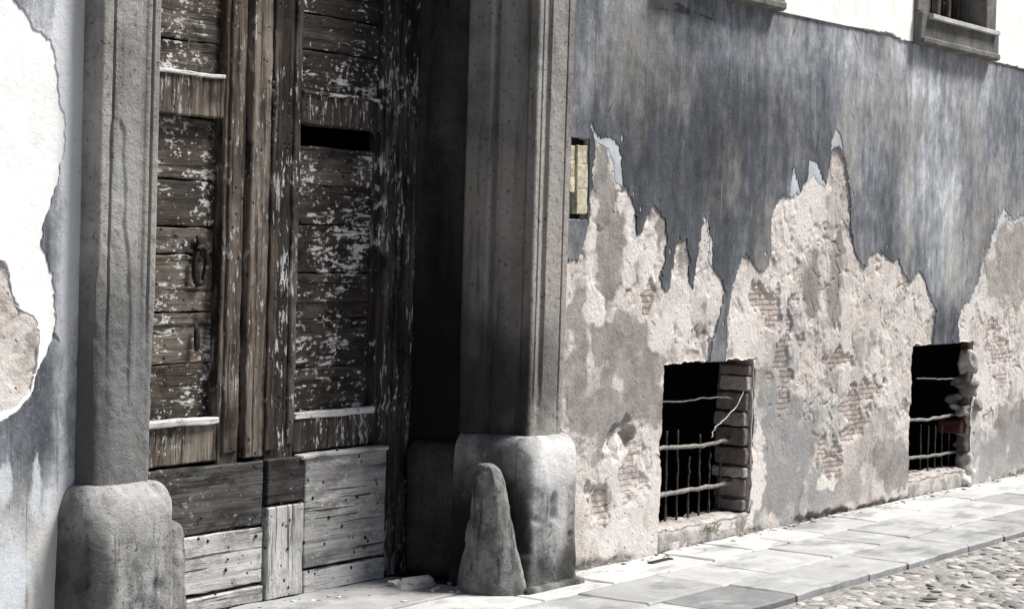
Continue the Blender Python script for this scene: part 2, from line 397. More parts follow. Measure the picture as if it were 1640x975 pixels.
M_PLINTH = m_stone('worn_plinth_stone', (.075, .075, .075), (.38, .38, .38), None, .9, 1.9,
    [(7.70, .08, .16, .16, (.03, .03, .03), .9), (7.355, .20, .075, .42, (.012, .012, .012), .97), (7.47, .08, .1, .12, (.03, .03, .03), .8), (7.60, .58, .26, .15, (.66, .66, .66), .85), (7.63, .36, .07, .26, (.50, .50, .50), .7),  # right: foot grime; side shade and lit shoulder painted in; pale streak
     (4.76, .36, .10, .32, (.03, .03, .03), .9), (5.05, .12, .10, .25, (.05, .05, .05), .7), (4.95, .60, .24, .10, (.42, .42, .42), .6)])  # left: side shade painted in, foot grime, lit shoulder painted in
M_GUARD = m_stone('guard_stone_grey', (.07, .07, .068), (.29, .287, .28), None, .85, 2.6)
M_SILL = m_stone('pale_sill_stone', (.36, .355, .345), (.62, .61, .60), None, .3)
M_FRAME = m_stone('window_stone', (.085, .083, .08), (.20, .195, .188), None, .5)
M_WV = m_wood('brown_wood_upright', 'z', (.014, .011, .009), (.078, .060, .047), (.21, .183, .158), .6, .61)
M_WVD = m_wood('dark_wood_upright', 'z', (.008, .007, .006), (.036, .030, .026), (.135, .122, .11), .85, .585, .9, 0., .9)
M_WH = m_wood('brown_wood_level', 'x', (.012, .010, .008), (.064, .049, .038), (.18, .155, .132), .9, .575, 1., 0., 1.)
M_WHD = m_wood('dark_wood_level', 'x', (.008, .007, .006), (.034, .027, .023), (.105, .092, .082), 1., .575, 1., 0., .9)
M_WKD = m_wood('sooty_kick_wood', 'x', (.007, .0065, .006), (.026, .024, .023), (.09, .087, .084), .35, .64, .6, .0)
M_WKL = m_wood('weathered_grey_wood', 'x', (.17, .168, .165), (.42, .416, .41), (.68, .675, .67), .6, .58, .9, .6, .55)
M_WKV = m_wood('weathered_grey_wood_upright', 'z', (.17, .168, .165), (.42, .416, .41), (.68, .675, .67), .6, .58, .9, .6, .55)
M_LEDGE = m_wood('bare_ledge_wood', 'x', (.30, .295, .29), (.52, .515, .51), (.72, .715, .71), .4, .6, .5)
M_IRON = m_simple('rusty_iron', (.10, .092, .085), (.30, .285, .27), 60, .7)
M_IRON2 = m_simple('dark_flaking_iron', (.006, .006, .006), (.11, .105, .10), 75, .7)
M_BLACK = m_simple('black_iron', (.008, .007, .006), (.022, .018, .015), 40, .6)
M_DARK = m_simple('dark_interior', (.010, .010, .010), (.022, .021, .020), 6, .95)
M_BRICK = m_simple('old_brick', (.13, .108, .098), (.36, .32, .30), 22, .9, .75, .006)
M_REDB = m_simple('red_brick', (.04, .015, .011), (.075, .030, .023), 18, .9)
M_RUBBLE = m_simple('pale_rubble', (.20, .188, .178), (.50, .475, .45), 14, .9, .6, .006)
M_SILLR = m_stone('crumbling_sill_mortar', (.22, .205, .19), (.50, .475, .45), None, .5, 2.5)
M_CREAM = m_simple('cream_batten', (.28, .25, .17), (.62, .58, .46), 34, .75)
M_STRING = m_simple('pale_string', (.34, .325, .30), (.60, .58, .55), 40, .9)
M_WEED = m_simple('dry_weed', (.12, .11, .075), (.26, .24, .17), 30, .9, .5)

# ------------------------------------------------------------------ the building
B = bpy.data.objects.new('old_building', None); COL.objects.link(B)
tag(B, 'old street building of peeling blue-grey plaster with a stone doorway and barred cellar windows', 'building')
BAND = 2.877
XC = 12.51                                   # doorway mirror: x -> XC - x

# outlines traced over the plaster's broken lower edge, as (photo x, photo y) brought on to the facade plane
expose = [(911,421),(925,416),(934,380),(940,352),(943,315),(946,290),(949,229),(952,227),(962,232),(972,241),(978,261),(985,291),(993,296),(1002,305),(1010,318),(1015,340),
 (1016,365),(1018,377),(1027,372),(1032,346),(1042,329),(1053,339),(1062,352),(1066,375),(1064,407),(1055,445),(1060,462),(1068,465),(1073,442),(1078,402),(1086,379),
 (1096,384),(1103,417),(1101,450),(1107,462),(1111,427),(1118,385),(1124,358),(1129,362),(1135,382),(1134,417),(1141,432),(1154,447),(1159,466),(1152,500),(1137,545),(1134,578)]
expose2 = [(1159,577),(1162,545),(1163,500),(1168,473),(1176,442),(1184,412),(1191,406),(1201,417),(1209,432),(1227,427),(1232,392),(1232,352),(1239,327),(1249,314),(1265,315),(1278,306),
 (1290,291),(1301,282),(1310,294),(1318,301),(1323,281),(1326,251),(1333,233),(1343,233),(1350,251),(1356,286),(1359,321),(1360,362),(1365,402),(1376,419),(1386,427),(1391,409),
 (1406,401),(1416,409),(1428,419),(1436,414),(1446,437),(1456,452),(1469,434),(1479,447),(1486,472),(1497,500),(1491,550)]
expose3 = [(1534,550),(1532,512),(1541,487),(1554,482),(1567,452),(1574,412),(1590,389),(1599,362),(1609,342),(1622,357),(1640,354),(1668,372),(1690,340),(1730,395),(1760,360),(1800,400),(1860,380)]
def grey_of(L):
    """the paint stops short of the exposed edge here and there, baring white underneath"""
    rep = {(949,229): [(949,232),(943,192),(948,202),(954,216)], (952,227): [(962,219),(972,219)], (962,232): [(981,222)], (972,241): [(988,228)], (978,261): [(993,248)], (985,291): [(994,270)], (993,296): [(994,294)],
           (1118,385): [(1117,385)], (1124,358): [(1121,360),(1125,345)], (1129,362): [(1130,357)], (1135,382): [(1138,382)], (1134,417): [(1138,417)],
           (1265,315): [(1263,313),(1268,262),(1273,285)], (1290,291): [(1289,288),(1293,251)], (1301,282): [(1305,258)], (1310,294): [(1313,280)], (1318,301): [(1320,297)],
           (1333,233): [(1330,225),(1335,206)], (1343,233): [(1344,212),(1347,233)], (1574,412): [(1573,412)], (1590,389): [(1586,389),(1585,377)], (1599,362): [(1595,361),(1597,350)], (1609,342): [(1606,333)], (1622,357): [(1616,346),(1622,352)], (1640,354): [(1640,341)],
           (1554,482): [(1551,480)], (1567,452): [(1564,452)]}
    out = []
    for p in L: out += rep.get(p, [p])
    return out
w1 = dict(x0=8.77, x1=9.755, z0=.105, z1=.965)
w2 = dict(x0=11.86, x1=12.86, z0=.105, z1=.975)
PX = 7.725                                   # where the facade comes out from behind the right pilaster
def W_(L): return [xz(*p) for p in L]
XR = 16.5
NICHE = [xz(911,219), xz(941,222), xz(940,300), xz(937,352), xz(908,352)]
def coat_outline(f):
    e1, e2, e3 = W_(f(expose)), W_(f(expose2)), W_(f(expose3))
    e1[0] = (PX-.03, e1[0][1])
    e1[-1] = (e1[-1][0], w1['z1']-.004); e2[0] = (e2[0][0], w1['z1']-.004); e2[-1] = (e2[-1][0], w2['z1']-.004); e3[0] = (e3[0][0], w2['z1']-.004)
    return [(PX-.03, BAND)] + e1 + e2 + e3 + [(XR, e3[-1][1]), (XR, BAND)]
lock = lambda x, z: z > BAND-.03 or x < PX or x > XR-.05 or (z < 1.0 and (9.0 < x < 9.5 or 12 < x < 12.8))
# left of the doorway
LX = 4.80
ledge_px = [(-260,-330),(-120,-160),(-40,-60),(20,0),(35,20),(48,48),(60,51),(80,70),(86,90),(89,151),(98,191),(99,226),(90,281),(75,332),(65,357),(63,392),(75,427),(84,467),(86,508),(83,540),(74,562),(57,594),(50,623),(32,651),(0,673),(-60,690),(-160,740),(-300,760)]
left_white = W_(ledge_px)
left_hole = W_([(-200,380),(-60,400),(0,416),(5,418),(13,443),(18,468),(29,492),(39,499),(59,513),(61,551),(54,598),(45,628),(20,652),(0,660),(-80,670),(-200,650)])
LXL = min(p[0] for p in left_white)-.02

under_r = ragged(coat_outline(lambda L: L), lock, seed=1)
grey_r = ragged(coat_outline(grey_of), lock, seed=1)
niche_hole = ragged(NICHE, None, .009, .25, 5)
def inside(p, D):
    x, z = p; a = D; b = np.roll(D, -1, 0); c = ((a[:, 1] > z) != (b[:, 1] > z)) & (x < (b[:, 0]-a[:, 0])*(z-a[:, 1])/(b[:, 1]-a[:, 1]+1e-12)+a[:, 0])
    return c.sum() % 2 == 1
flakes = []; rq = np.random.RandomState(21); edge_pts = grey_r[(grey_r[:, 1] < 2.4) & (grey_r[:, 0] > PX+.05) & (grey_r[:, 0] < 14.2)]
for _ in range(400):
    p = edge_pts[rq.randint(len(edge_pts))] + rq.normal(0, .05, 2) + (0, .02); r_ = rq.uniform(.004, .017)
    if len(flakes) > 24 or not inside(p, grey_r) or np.hypot(*(grey_r-p).T).min() < r_*2+.006 or any(np.hypot(*(f.mean(0)-p)) < .06 for f in flakes): continue
    if np.hypot(*(niche_hole-p).T).min() < .05: continue
    t = np.linspace(0, 2*np.pi, 13)[:-1]; flakes.append(np.stack([p[0]+r_*np.cos(t)*rq.uniform(.5, 1.1, 12), p[1]+r_*np.sin(t)*rq.uniform(.8, 1.7, 12)], 1))
sheet('limewash', [under_r, niche_hole], -.0105, .026, M_PALE, B)
sheet('blue_grey_coat', [grey_r, niche_hole]+flakes, -.0145, .010, M_GREY, B)
lockL = lambda x, z: x > LX-.02 or x < LXL+.01
lw = [p for p in left_white]
sheet('limewash', [np.array([(LXL-2, -.02), (LX+.03, -.02), (LX+.03, 5.0), (LXL-2, 5.0)]), ragged(left_hole, None, .009, .6, 3)], -.0105, .026, M_UNDER, B)
grey_left = [(lw[0][0], 5.0)] + lw + [(lw[-1][0]-.6, lw[-1][1]), (lw[-1][0]-.6, -.02), (LX+.03, -.02), (LX+.03, 5.0)]
lockG = lambda x, z: x > LX or z < 0 or z > 4.5
sheet('blue_grey_coat', [ragged(grey_left, lockG, .009, .6, 7)], -.0145, .010, M_GREY, B)

# upper window openings (outer stone frame)
uw_x0, uw_x1 = xz(1468, 60, -.05)[0], xz(1593, 90, -.05)[0]
uw_zb = xz(1530, 84, -.05)[1]
uw_w = uw_x1-uw_x0
ux2_1 = xz(1250, 10, -.05)[0]; ux2_0 = ux2_1-uw_w
UWZ1 = 4.55
up = ragged([(PX-.03, BAND-.004), (ux2_0+.02, BAND-.004), (ux2_1, BAND-.004), xz(1350, 42), xz(1418, 53), xz(1440, 64), xz(1450, 66), xz(1466, 68), (uw_x1-.02, BAND-.004), (XR, BAND-.004), (XR, 5.2), (PX-.03, 5.2)], lambda x, z: z > 3 or x < 11.0 and z < BAND+.01, .012, .5, 21)
hole = lambda a, b: np.array([(a+.03, uw_zb+.05), (b-.03, uw_zb+.05), (b-.03, UWZ1-.03), (a+.03, UWZ1-.03)])
sheet('upper_plaster', [up, hole(uw_x0, uw_x1), hole(ux2_0, ux2_1)], -.026, .032, M_UPPER, B)

# --- the wall itself: one heightfield of rough render with real openings
def px_blob(px, py, rx, ry):
    c = np.array(xz(px, py)); ax = abs(xz(px+rx, py)[0]-c[0]); az = abs(xz(px, py+ry)[1]-c[1])
    return c[0], c[1], ax, az
def blobs(X, Z, L, seed, wob=.55, fr=9.):
    m = np.zeros_like(X)
    nz = fbm(X*fr, Z*fr, 4, seed)*wob*1.6
    for b in L:
        cx, cz, ax, az = px_blob(*b[:4]); k = b[4] if len(b) > 4 else 1.
        m = np.maximum(m, k*sstep(1.15, .8, np.hypot((X-cx)/ax, (Z-cz)/az)+nz))
    return m
SKIM = [(960,330,30,95),(985,400,38,70),(935,520,40,60),(985,560,55,60),(920,610,22,40),(1030,590,45,40),(1047,380,14,40),(960,660,45,45),(1035,640,30,50),(1298,460,16,46),(1335,455,12,55),(1345,390,10,40),
        (1240,640,40,50),(1260,720,50,70),(1240,790,45,40),(1095,420,8,30),(1125,500,20,40),(1330,330,25,60,.5),(1610,420,40,60,.8),(1400,700,40,50,.6),(1430,740,40,40),(1330,790,60,30,.7),(1620,690,40,50),(1590,740,50,30,.8),(1500,520,15,25,.6)]
COOL = [(1235,700,40,80),(1260,560,25,70),(1250,780,60,50),(1600,720,60,40),(940,430,20,60,.4),(1310,660,40,60,.6)]
PALE = [(945,420,8,150,.8),(1020,375,16,45),(1005,420,10,50,.8),(955,505,12,25),(1040,420,12,60),(1090,470,40,60,.6),(1150,520,18,40,.6),(1190,500,20,60,.6),(1260,340,35,50,.7),(1300,330,20,60,.7),(1210,760,12,80),(1262,535,16,12),(1140,480,10,45,.8),(992,722,14,25),(1000,800,20,50,.6),(985,850,40,35,.7),(1030,770,16,50,.6),(1040,300,1,1),
        (1420,600,4,40,.8),(1325,770,18,12),(1600,580,40,60,.4),(1130,845,70,14,.8)]
BRK = [(1225,480,28,22),(1250,575,17,55),(1368,670,19,32),(1326,738,14,26),(1393,618,19,14),(1600,560,18,30,.6),(1010,770,16,32,.6),(962,800,18,34),(1002,470,9,17),(1038,470,9,20),(1006,775,9,28,.6),(1005,706,7,22,.8),(1225,470,16,7),(1222,488,14,12),(1240,512,20,16),(1252,590,13,40),(1254,560,16,16),(1282,555,5,18),(1341,575,15,13),(1390,622,18,13),(1366,680,15,24),(1328,748,13,18),(1314,715,8,14),(1448,650,6,14,.8),(1590,520,12,10,.6),(1605,600,10,16,.6),(1233,600,6,10)]
DENT = [(992,705,24,32,1.),(962,800,17,32,.4),(1006,775,12,30,.2),(1252,590,15,42,.25),(1366,680,17,26,.2),(1328,748,14,20,.25)]
PROUD = [(992,722,15,24,1.)]
def height(X, Z):
    a = dict(skim=blobs(X, Z, SKIM, 11, .5), cool=blobs(X, Z, COOL, 23, .7, 5), pale=blobs(X, Z, PALE, 37, .6, 12), brick=blobs(X, Z, BRK, 41, 1.0, 13))
    net = fbm(X*3.1, Z*3.1, 5, 77)
    lay = sstep(.03, .055, fbm(X*4.1+2, Z*3.0, 5, 51))*sstep(-.12, .05, fbm(X*1.1, Z*1.1, 2, 52))*(1-a['skim'])
    lay2 = sstep(.02, .04, fbm(X*7.7+2, Z*6.0, 5, 53))*(1-a['skim'])*(1-a['brick'])
    a['pale'] = np.clip(a['pale']+.55*lay+.28*lay2, 0, 1)
    a['skim'] = np.clip(np.maximum(a['skim'], sstep(.22, .36, net)*.7*(1-a['pale'])), 0, 1)
    a['pale'] = a['pale']*(1-.9*a['brick'])
    rough = 1-.65*a['skim']
    y = .006*fbm(X*2.2, Z*2.2, 3, 5)*2 + rough*(.009*fbm(X*9, Z*9, 4, 6)*1.5 + .005*fbm(X*34, Z*34, 3, 8))
    y -= .0055*lay+.003*lay2; y += .0035*(1-a['skim']) + .009*a['brick'] - .0015*a['pale']
    # trowel ridges and cracks
    r = np.abs(fbm(X*3.3+9, Z*3.3, 4, 63)); y += .010*sstep(.035, .0, r)*sstep(-.05, .2, fbm(X*1.4, Z*1.4, 2, 64))
    r2 = np.abs(fbm(X*5.5+4, Z*4.2, 4, 66)); y -= .006*sstep(.06, .0, r2)*rough
    for b in DENT:
        cx, cz, ax, az = px_blob(*b[:4]); d = np.hypot((X-cx)/ax, (Z-cz)/az)+.5*fbm(X*14, Z*14, 3, 90)
        y += .034*b[4]*sstep(1.1, .75, d)
    for b in PROUD:
        cx, cz, ax, az = px_blob(*b[:4]); d = np.hypot((X-cx)/ax, (Z-cz)/az)+.3*fbm(X*14, Z*14, 3, 91)
        y -= .028*sstep(1.1, .5, d)
    # bottom: crumbled foot of the wall
    foot = sstep(.055, .0, Z-.03*fbm(X*7, Z*0, 3, 33)-.012*vnoise(X*1.7, Z*0, 3)); ft = sstep(-.15, .15, fbm(X*1.6, Z*0, 3, 29)) 
    ft = np.maximum(ft*.6, sstep(10.0, 10.5, X)*sstep(11.9, 11.7, X))
    a['darken'] = foot*ft*.9  # darker along the crumbled foot
    y += .035*foot*ft
    lo = sstep(.5, .0, Z); y -= .012*lo*(1+fbm(X*2, Z*2, 2, 3))
    return np.clip(y-.006, -.0085, .06), a
def grid_wall(x0, x1, z0, z1, res, holes, depth=.22, rough=True):
    gx = np.linspace(x0, x1, int((x1-x0)/res)+2); gz_ = np.linspace(z0, z1, int((z1-z0)/res)+2)
    for h in holes:
        for g, vals in ((gx, h[:2]), (gz_, h[2:])):
            for v in vals: g[np.argmin(abs(g-v))] = v
    X, Z = np.meshgrid(gx, gz_); nx, nz = len(gx), len(gz_)
    if rough: Y, A = height(X, Z)
    else: Y = np.full_like(X, .004); A = {k: np.zeros_like(X) for k in ('skim', 'cool', 'pale', 'brick', 'darken')}
    wx = .010*fbm(X*13, Z*13, 3, 101)+.004*vnoise(X*60, Z*60, 102); wz = .010*fbm(X*13+5, Z*13, 3, 103)+.004*vnoise(X*60, Z*60, 104)
    inner = (X > x0+.02) & (X < x1-.02) & (Z > z0+.02) & (Z < z1-.02)
    Xw = X+np.where(inner, wx, 0)*2; Zw = Z+np.where(inner, wz, 0)*2
    V = np.stack([Xw, Y, Zw], -1).reshape(-1, 3)
    idx = np.arange(nx*nz).reshape(nz, nx)
    F = np.stack([idx[:-1, :-1], idx[:-1, 1:], idx[1:, 1:], idx[1:, :-1]], -1)
    keep = np.ones(F.shape[:2], bool)
    mx = (gx[:-1]+gx[1:])/2; mz = (gz_[:-1]+gz_[1:])/2
    extraV = []; extraF = []; base = nx*nz
    at = {k: v.ravel() for k, v in A.items()}; ea = {k: [] for k in at}
    for (a, b, c, d) in holes:
        dd = .088 if abs(a-w2['x0']) < .01 else depth
        ii = (mx > a) & (mx < b); jj = (mz > c) & (mz < d); keep[np.ix_(jj, ii)] = False
        i0, i1 = np.where(ii)[0][[0, -1]]; i1 += 1; j0, j1 = np.where(jj)[0][[0, -1]]; j1 += 1
        loop = [idx[j0, i] for i in range(i0, i1)] + [idx[j, i1] for j in range(j0, j1)] + [idx[j1, i] for i in range(i1, i0, -1)] + [idx[j, i0] for j in range(j1, j0, -1)]
        prev = loop
        for q, dep in enumerate((.012, .25*dd, .55*dd, dd)):
            ring = []
            for v in loop:
                p = V[v].copy(); s = q+1; k = .005+.004*q
                p[1] = dep+.006*float(vnoise(p[0]*20, p[2]*20, 200+s))
                p[0] += 2*k*float(vnoise(p[2]*25, dep*40, 210)); p[2] += 2*k*float(vnoise(p[0]*25, dep*40, 220))
                ring.append(base+len(extraV)); extraV.append(p)
                for kk in at: ea[kk].append(0. if kk != 'darken' else min(.95, (.45 if a > 11 else .25)*q))  # reveal rings get darker with depth
            for t in range(len(loop)):
                u = (t+1) % len(loop); extraF.append((prev[t], ring[t], ring[u], prev[u]))
            prev = ring
    Vall = np.vstack([V, np.array(extraV).reshape(-1, 3)]) if extraV else V
    Fall = F[keep]
    if extraF: Fall = np.vstack([Fall, np.array(extraF)])
    return Vall, Fall, {k: np.concatenate([at[k], np.array(ea[k])]) for k in at}
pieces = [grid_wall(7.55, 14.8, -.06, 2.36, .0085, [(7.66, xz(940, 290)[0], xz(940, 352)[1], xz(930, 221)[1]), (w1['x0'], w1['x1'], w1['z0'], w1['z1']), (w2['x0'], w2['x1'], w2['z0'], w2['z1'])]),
          grid_wall(14.8, 18.5, -.06, 2.36, .03, []),
          grid_wall(7.55, 18.5, 2.36, 5.2, .1, [(ux2_0+.06, ux2_1-.06, uw_zb+.08, UWZ1-.06), (uw_x0+.06, uw_x1-.06, uw_zb+.08, UWZ1-.06)], .3, False),
          grid_wall(3.6, 4.9, -.06, 2.9, .010, []), grid_wall(.5, 3.6, -.06, 2.9, .05, []), grid_wall(.5, 4.9, 2.9, 5.2, .1, [], .3, False), grid_wall(4.75, 7.75, 4.62, 5.2, .1, [], .3, False)]
Vs, Fs, off, AT = [], [], 0, {}
for V, F, A in pieces:
    Vs.append(V); Fs.append(F+off); off += len(V)
    for k, v in A.items(): AT.setdefault(k, []).append(v)
me = np_mesh('wall', np.vstack(Vs), np.vstack(Fs), True)
for k, v in AT.items():
    at = me.attributes.new(k, 'FLOAT', 'POINT'); at.data.foreach_set('value', np.concatenate(v).astype(np.float32))
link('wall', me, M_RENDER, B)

def room(x0, x1, y0, y1, z0, z1, name):
    """a closed dark space behind an opening, open on the street side"""
    bm = bmesh.new(); v = [bm.verts.new(p) for p in ((x0,y0,z0),(x1,y0,z0),(x1,y1,z0),(x0,y1,z0),(x0,y0,z1),(x1,y0,z1),(x1,y1,z1),(x0,y1,z1))]
    for q in ((0,1,2,3),(7,6,5,4),(1,5,6,2),(2,6,7,3),(3,7,4,0)): bm.faces.new([v[i] for i in q])
    return bm_mesh(name, bm)

# --- cellar windows
def bar_pts(px_pts, Y, n=26, wob=.006, seed=0):
    P = [Vector(onY(x, y, Y)) for x, y in px_pts]; out = []
    for i in range(n+1):
        t = i/n*(len(P)-1); k = min(int(t), len(P)-2); f = t-k; p = P[k].lerp(P[k+1], f)
        p = p + Vector((0, wob*mnoise.noise(Vector((t*3, seed, 1))), wob*mnoise.noise(Vector((t*3, seed, 7)))))
        out.append(p)
    return out
def cellar(w, name, y0=.215):
    o = link(name, room(w['x0']-.25, w['x1']+.45, y0, 1.9, -1.3, w['z1']+.02, name), M_DARK, B)
    # closing lip round the opening, so no light comes in past the reveal
    return o
c1 = cellar(w1, 'cellar_window'); c2 = cellar(w2, 'cellar_window', .084)
c1['label'] = 'near cellar window with brick side and string'; c2['label'] = 'far cellar window with rubble side and red brick'
def hbar(c, pts, r, Y, seed):
    bm = bmesh.new(); tube(bm, bar_pts(pts, Y, 40, .006, seed), r, 8, .14, seed); link('cross_bar', bm_mesh('cross_bar', bm, True), M_IRON, c)
hbar(c1, [(1050,718),(1075,716),(1120,714),(1150,708),(1180,701)], .0115, .10, 1)
hbar(c1, [(1048,795),(1075,789),(1110,783),(1150,777),(1182,769)], .0125, .10, 2)
hbar(c1, [(1050,643),(1090,643),(1130,637),(1165,636),(1190,640)], .0045, .09, 3)
hbar(c2, [(1452,673),(1490,671),(1520,665),(1545,661)], .0105, .10, 4)
hbar(c2, [(1452,733),(1490,730),(1520,725),(1545,720)], .0105, .10, 5)
hbar(c2, [(1468,606),(1490,606),(1515,607),(1545,604)], .005, .09, 6)
for k, x in enumerate((1066, 1084, 1102, 1119, 1135, 1152)):
    top = (690, 688, 730, 695, 722, 740)[k]
    bm = bmesh.new(); tube(bm, bar_pts([(x+2, top), (x+1, 760), (x-1, 850)], .125, 20, .008, 20+k), .0058, 7, .3, k); link('upright_bar', bm_mesh('upright_bar', bm, True), M_IRON2, c1)
for k, x in enumerate((1474, 1486, 1497, 1508, 1519)):
    bm = bmesh.new(); tube(bm, bar_pts([(x+1, 680), (x-1, 775)], .125, 14, .006, 40+k), .0052, 7, .3, k+9); link('upright_bar', bm_mesh('upright_bar', bm, True), M_IRON2, c2)
# near window: courses of brick in the right reveal
bm = bmesh.new(); rnd = random.Random(4); z = w1['z0']+.02; i = 0
while z < w1['z1']-.06:
    h = rnd.uniform(.045, .10); x = w1['x1']-.050+rnd.uniform(-.014, .020)
    rbox(bm, x, x+.14, .008+rnd.uniform(0, .012), .185+rnd.uniform(-.01, .03), z, z+h, .006, .016, .0065, 22, 60+i, 0, rnd.uniform(-.04, .04))
    z += h+rnd.uniform(.010, .020); i += 1
link('brick_jamb', bm_mesh('brick_jamb', bm), M_BRICK, c1)
# far window: rubble and one red brick in the right reveal
bm = bmesh.new()
for k, (px, py, Y, sx, sz) in enumerate(((1550,578,.03,.055,.10),(1540,612,.08,.08,.055),(1551,622,.02,.05,.065),(1530,640,.12,.04,.05),(1556,646,.02,.06,.05),(1540,655,.06,.11,.05),(1545,693,.05,.08,.022),(1546,708,.07,.10,.06),(1545,740,.04,.10,.09),(1540,762,.03,.14,.07))):
    p = onY(px, py, Y); rock(bm, Vector(p), (sx*.9, .07, sz*.95), 100+k, 3, .42)
link('rubble_jamb', bm_mesh('rubble_jamb', bm, True), M_RUBBLE, c2)
bm = bmesh.new(); a = xz(1532, 688, .05); b = xz(1552, 672, .05)
rbox(bm, a[0]+.02, a[0]+.2, .03, .2, a[1]-.03, b[1]+.01, .012, .04, .006, 12, 7); link('red_brick', bm_mesh('red_brick', bm), M_REDB, c2)
# crumbling sills
for c, w, sd in ((c1, w1, 3), (c2, w2, 4)):
    bm = bmesh.new(); rbox(bm, w['x0']-.02, w['x1']+.0, -.010, .2, -.03, w['z0']+.012, .025, .02, .011, 13, sd)
    link('sill', bm_mesh('sill', bm, True), M_SILLR, c)

# --- upper windows: stone surround, sloping sill, wooden bars
def upper(x0, x1, label):
    bm = bmesh.new(); t = .17; zb = uw_zb; yb = .12
    rbox(bm, x0, x1, -.080, yb, zb, zb+.20, .006, .12, .003, 6, 3)                # bottom rail of the surround
    rbox(bm, x0+.012, x1-.012, -.098, -.075, zb+.004, zb+.045, .008, .1, .003, 6, 8)  # lower moulding
    rbox(bm, x0, x0+t, -.052, yb, zb+.202, UWZ1, .006, .15, .003, 6, 4)
    rbox(bm, x1-t, x1, -.052, .30, zb+.202, UWZ1, .006, .15, .003, 6, 5)
    rbox(bm, x0, x1, -.055, yb, UWZ1+.002, UWZ1+.2, .006, .15, .003, 6, 6)
    o = link('upper_window', bm_mesh('upper_window', bm), M_FRAME, B); o['label'] = label
    r = link('recess', room(x0+t-.03, x1-t+.05, .12, 1.3, zb+.1, UWZ1+.1, 'recess'), M_DARK, o)
    b = bmesh.new(); 
    zs = zb+.202
    vs_ = [b.verts.new(p) for p in ((x0+.10,-.115,zs-.012),(x1-.07,-.115,zs-.012),(x1-.07,.105,zs+.03),(x0+.10,.105,zs+.03),(x0+.10,-.115,zs-.038),(x1-.07,-.115,zs-.038),(x1-.07,-.05,zs-.042),(x0+.10,-.05,zs-.042))]
    for q in ((0,1,2,3),(4,5,1,0),(7,6,5,4),(1,5,6,2),(0,3,7,4)): b.faces.new([vs_[i] for i in q])
    bmesh.ops.subdivide_edges(b, edges=b.edges[:], cuts=3, use_grid_fill=True)
    for v in b.verts: v.co += mnoise.noise_vector(v.co*9)*.005
    link('sill', bm_mesh('sill', b), M_SILL, o)
    b = bmesh.new(); rbox(b, x0+t, x0+t+.62*(x1-x0-2*t), .20, .23, zs, UWZ1, .004, .15, .003, 6, 4); link('added_pale_backing', bm_mesh('added_pale_backing', b), M_UPPER, o)  # pale board added behind the bars to give light gaps
    n = 6
    for k in range(n):
        b = bmesh.new(); x = x0+t+.03+(x1-x0-2*t-.10)*k/(n-1)
        rbox(b, x-.026, x+.026, .11, .155, zs+.02, UWZ1-.01, .006, .12, .003, 8, k); link('wooden_bar', bm_mesh('wooden_bar', b), M_WVD, o)
    return o
upper(uw_x0, uw_x1, 'upper window farther along the wall with wooden bars')
upper(ux2_0, ux2_1, 'upper window nearer the doorway cut by the top edge')

# --- stone doorway: moulded pilasters that turn into the reveal, plinths, lintel
ZT = 4.62
prof = [(7.72,.02),(7.716,-.097),(7.708,-.104),(7.668,-.104),(7.664,-.092),(7.658,-.092),(7.654,-.104),(7.532,-.104),(7.527,-.090),(7.520,-.088),(7.500,-.090),(7.492,-.096),(7.478,-.097),(7.474,-.086),(7.468,-.086),(7.464,-.098),
        (7.440,-.099),(7.431,-.092),(7.430,-.055),(7.436,-.045),(7.444,-.035),(7.444,.030),(7.436,.050),(7.425,.058),(7.416,.070),(7.414,.098),(7.424,.112),(7.440,.118),(7.440,.128),(7.412,.134),(7.402,.142),(7.400,.262),(7.406,.275),(7.450,.282)]
deep = [(7.452,.284),(7.452,.40),(7.452,.52),(7.452,.66)]
def resample(P, step):
    P = np.array(P); out = [P[0]]
    for a, b in zip(P, P[1:]):
        L = np.linalg.norm(b-a); n = max(1, int(L/step)); out += [a+(b-a)*i/n for i in range(1, n+1)]
    return np.array(out)
